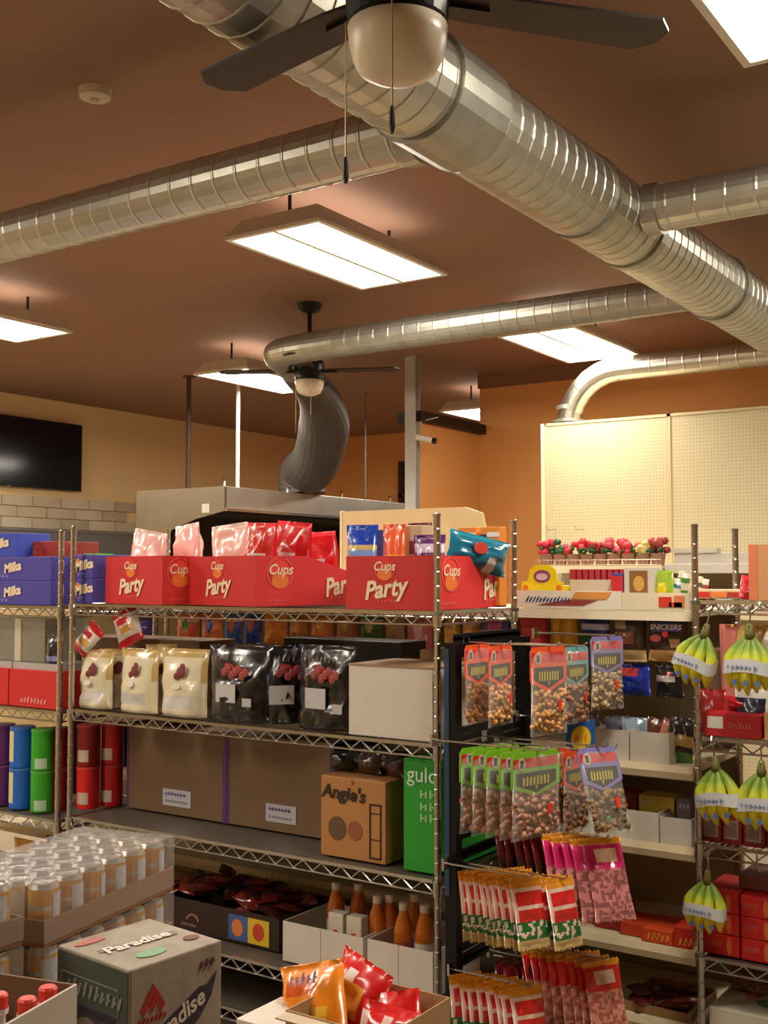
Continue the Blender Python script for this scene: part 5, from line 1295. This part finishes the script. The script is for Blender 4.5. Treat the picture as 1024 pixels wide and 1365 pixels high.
closed_box('brown_carton', 'brown carton behind the upper left banana bunch', 'carton', X0, 4.30, 1.213, .19, .22, .30, CARD_D)
bag('snack_bag', 'red packet low behind the upper left banana bunch', 'bag', (bx(950, 900, 4.2), 4.2, 1.213), .10, .16, .05, [foil((150, 24, 28))], None, 0, 0, 0, 390, standing=True)
bag('snack_bag', 'navy and white packet under the upper right banana bunch', 'bag', (bx(1006, 910, 4.2), 4.19, 1.213), .14, .17, .05, [foil((26, 34, 70)), foil((214, 214, 214))], lambda u, v, s: 1 if v > .82 or (u > .85) else 0, 0, 0, 0, 391, standing=True)
X0, X1 = bx(940, 965, BY+.03), bx(1016, 965, BY+.03)
def red_box(label, X0, X1, Y, z, H, D=.25, grp='red biscuit boxes on the banana rack', lab=None, m=None):
    o = closed_box('biscuit_box', label, 'box', X0, Y, z, X1-X0, D, H, m or card((186, 26, 28)), grp); W = X1-X0
    if lab == 'white':
        plate(o, 'white_panel', W*.06, H*.35, W*.34, H*.85, PAPER, 'F', -.001); marks(o, W*.42, H*.4, 8, W*.05, H*.25, mat((226, 120, 110), .5), 'F', -.001)
    elif lab == 'code':
        plate(o, 'barcode_label', W*.15, H*.12, W*.85, H*.55, card((150, 130, 110)), 'F', -.001)
        b = MB(); 
        for k in range(9): b.box(W*(.2+k*.065), -.003, H*.18, W*(.225+k*.065), -.0015, H*.5)
        b.build('barcode_bars', card((90, 60, 56)), o)
    elif lab == 'strip':
        marks(o, W*.06, H*.4, 9, W*.05, H*.28, mat((226, 110, 96), .5), 'F', -.001); disc(o, 'gold_print', W*.72, H*.5, W*.07, H*.42, card((206, 110, 50)), 'F', -.001)
    return o
red_box('long red box with a white panel on the second shelf of the banana rack', X0, X1, BY+.02, 1.213, .085, lab='white')
bag('snack_bag', 'red packet lying on the long red box', 'bag', ((X0+X1)/2, BY+.12, 1.302), .10, .05, .06, [foil((190, 30, 30))], None, 0, 0, 0, 392)
o = closed_box('brown_box', 'tan carton with orange print beside the long red box at the right edge', 'box', X1+.01, BY+.02, 1.213, .16, .25, .10, card((206, 160, 110))); disc(o, 'orange_print', .05, .05, .03, .03, card((226, 150, 60)), 'F', -.001)
for i in range(4):
    a, c = [(935, 962), (963, 989), (991, 1020), (1022, 1050)][i]
    red_box(f'dark red box with barcode label behind the hanging bananas, {ORD[i]} from the left', bx(a, 1105, BY+.02), bx(c, 1105, BY+.02)-.002, BY+.02, .833, .155, lab='code', m=card((130, 18, 22)), grp='dark red barcode boxes on the third shelf')
for i in range(3):
    for j in range(3):
        a, c = [(938, 986), (988, 1036), (1038, 1086)][j]
        red_box(f'bright red biscuit box on the low shelf, {["bottom", "middle", "top"][i]} of {["left", "middle", "right"][j]} stack', bx(a, 1240, BY+.03), bx(c, 1240, BY+.03)-.002, BY+.03, .433+i*.076, .074, lab='strip', grp='bright red biscuit boxes on the low shelf', m=card((200, 26, 24)))
closed_box('brown_box', 'brown box on top of the bright red biscuit boxes', 'box', bx(985, 1190, BY+.1), BY+.1, .433+.23, .2, .2, .05, card((110, 60, 44)))
X0 = bx(946, 1350, BY+.02)
t = thing('white_carton', 'white carton with green and red smudged print at the foot of the banana rack', 'carton', (X0, BY+.02, .103)); MB().box(0, 0, 0, .40, .35, on(960, 1345, 'Y', BY+.02).z-.103).build('body', card((206, 200, 180)), t)
hz = on(960, 1345, 'Y', BY+.02).z-.103
disc(t, 'green_print', .18, .14, .05, .04, card((90, 130, 90)), 'T', hz+.001); disc(t, 'red_print', .10, .2, .03, .03, card((206, 120, 120)), 'T', hz+.001); disc(t, 'dark_print', .28, .06, .03, .04, card((120, 60, 50)), 'T', hz+.001)
bag('snack_bag', 'dark amber packet on the white carton at the foot of the banana rack', 'bag', (X0+.08, BY+.26, .103+hz+.004), .16, .09, .08, [foil((110, 64, 26))], None, 0, 0, 0, 394, standing=True)

# ================================================================ wall unit on the pegboard
WY = 7.52
def wx(x, y=757, Y=WY): return on(x, y, 'Y', Y).x
fz = on(800, 754, 'Y', WY).z
X0, X1 = wx(713), wx(883)
t = thing('wall_shelf', 'cream wall shelf on the pegboard carrying a row of red blossoms', 'shelf', (X0, WY, fz-.04)); W = X1-X0
MB().box(0, .0, 0, W, PW-WY-.01, .035).build('board', mat((222, 206, 168), .4), t, bevel=.003); MB().box(0, -.008, -.012, W, .0, .04).build('price_rail', mat((232, 218, 184), .4), t)
b = MB(); 
for z in (.045, .08): b.tube([(.01, 0, z), (W-.01, 0, z)], .003, 5)
for k in range(31): b.tube([(.01+(W-.02)*k/30, 0, .035), (.01+(W-.02)*k/30, 0, .082)], .0025, 5)
b.build('wire_fence', mat((190, 170, 150), .4, .4), t)
rr = random.Random(5)
PETM = [mat((206, 44, 60), .5), mat((226, 80, 96), .5), mat((40, 80, 40), .5), mat((206, 190, 110), .5), mat((150, 50, 40), .5)]
for i in range(9):
    x = X0+.06+(W-.12)*i/8; g_ = MB()
    cc = [0, 2, 0, 0, 4, 1, 0, 3, 4][i]
    for k in range(9):
        a = rr.random()*6.28; q_ = .03+.03*rr.random(); g_.blob((q_*math.cos(a), .03*math.sin(a), .07+.05*rr.random()), .028, 6, mi=0, sq=(1, .8, .6), rot=Matrix.Rotation(rr.random()*3, 3, 'X'))
    o = thing('potted_flower', f'small plant pot with {["red", "pink", "green", "cream", "rust"][[0, 2, 0, 0, 4, 1, 0, 3, 4][i]] if False else ["red", "dark green", "crimson", "red", "rust coloured", "pink", "red", "cream", "dull red"][i]} blossoms on the wall shelf, {ORD[i]} from the left', 'flower', (x, WY+.09, fz-.004), 0, 'potted blossoms on the wall shelf'); o.scale = (1.25, 1.1, 1.5)
    g_.build('blossoms', PETM[cc], o, smooth=True)
    l_ = MB()
    for k in range(6):
        a = rr.random()*6.28; l_.blob((.05*math.cos(a), .04*math.sin(a), .06+.03*rr.random()), .03, 5, sq=(1, .4, .35), rot=Matrix.Rotation(a, 3, 'Z'))
    l_.build('leaves', PETM[2], o, smooth=True); MB().lathe([(.032, 0), (.045, .06)], 12).build('pot', mat((150, 110, 90), .5), o)
# metal shelf, next bay
X2, X3 = wx(884), wx(1100)
t = thing('wall_shelf', 'empty shiny grey double edged wall shelf right of the blossoms', 'shelf', (X2+.02, WY, fz-.035)); W2 = X3-X2
MB().box(0, 0, 0, W2, PW-WY-.01, .03).build('board', mat((206, 204, 196), .3, .2), t); MB().box(0, -.01, -.02, W2, 0, .045).build('front_rail', mat((216, 214, 206), .25, .3), t, bevel=.003)
MB().box(.02, .12, .03, W2, .135, .12).build('rear_rail', mat((196, 192, 184), .3, .3), t, bevel=.003); MB().box(.0, .10, .12, W2*.3, .2, .15).build('clip_tray', mat((200, 196, 186), .3, .3), t)
t = thing('wall_shelf', 'lower wall shelf under the blossoms, mostly hidden by the gondola goods', 'shelf', (X0, WY, 1.50)); MB().box(0, 0, 0, X3-X0, PW-WY-.01, .035).build('board', CREAM, t)
for k in range(8): 
    x = X0+.02+k*.26
    closed_box('grocery_box', f'pale grocery box on the lower wall shelf, {ORD[k]} from the left', 'box', x, WY+.02, 1.537, .22, .2, .13+.02*(k % 2), card([(196, 170, 150), (170, 60, 60), (214, 200, 176)][k % 3]), 'pale grocery boxes on the lower wall shelf')
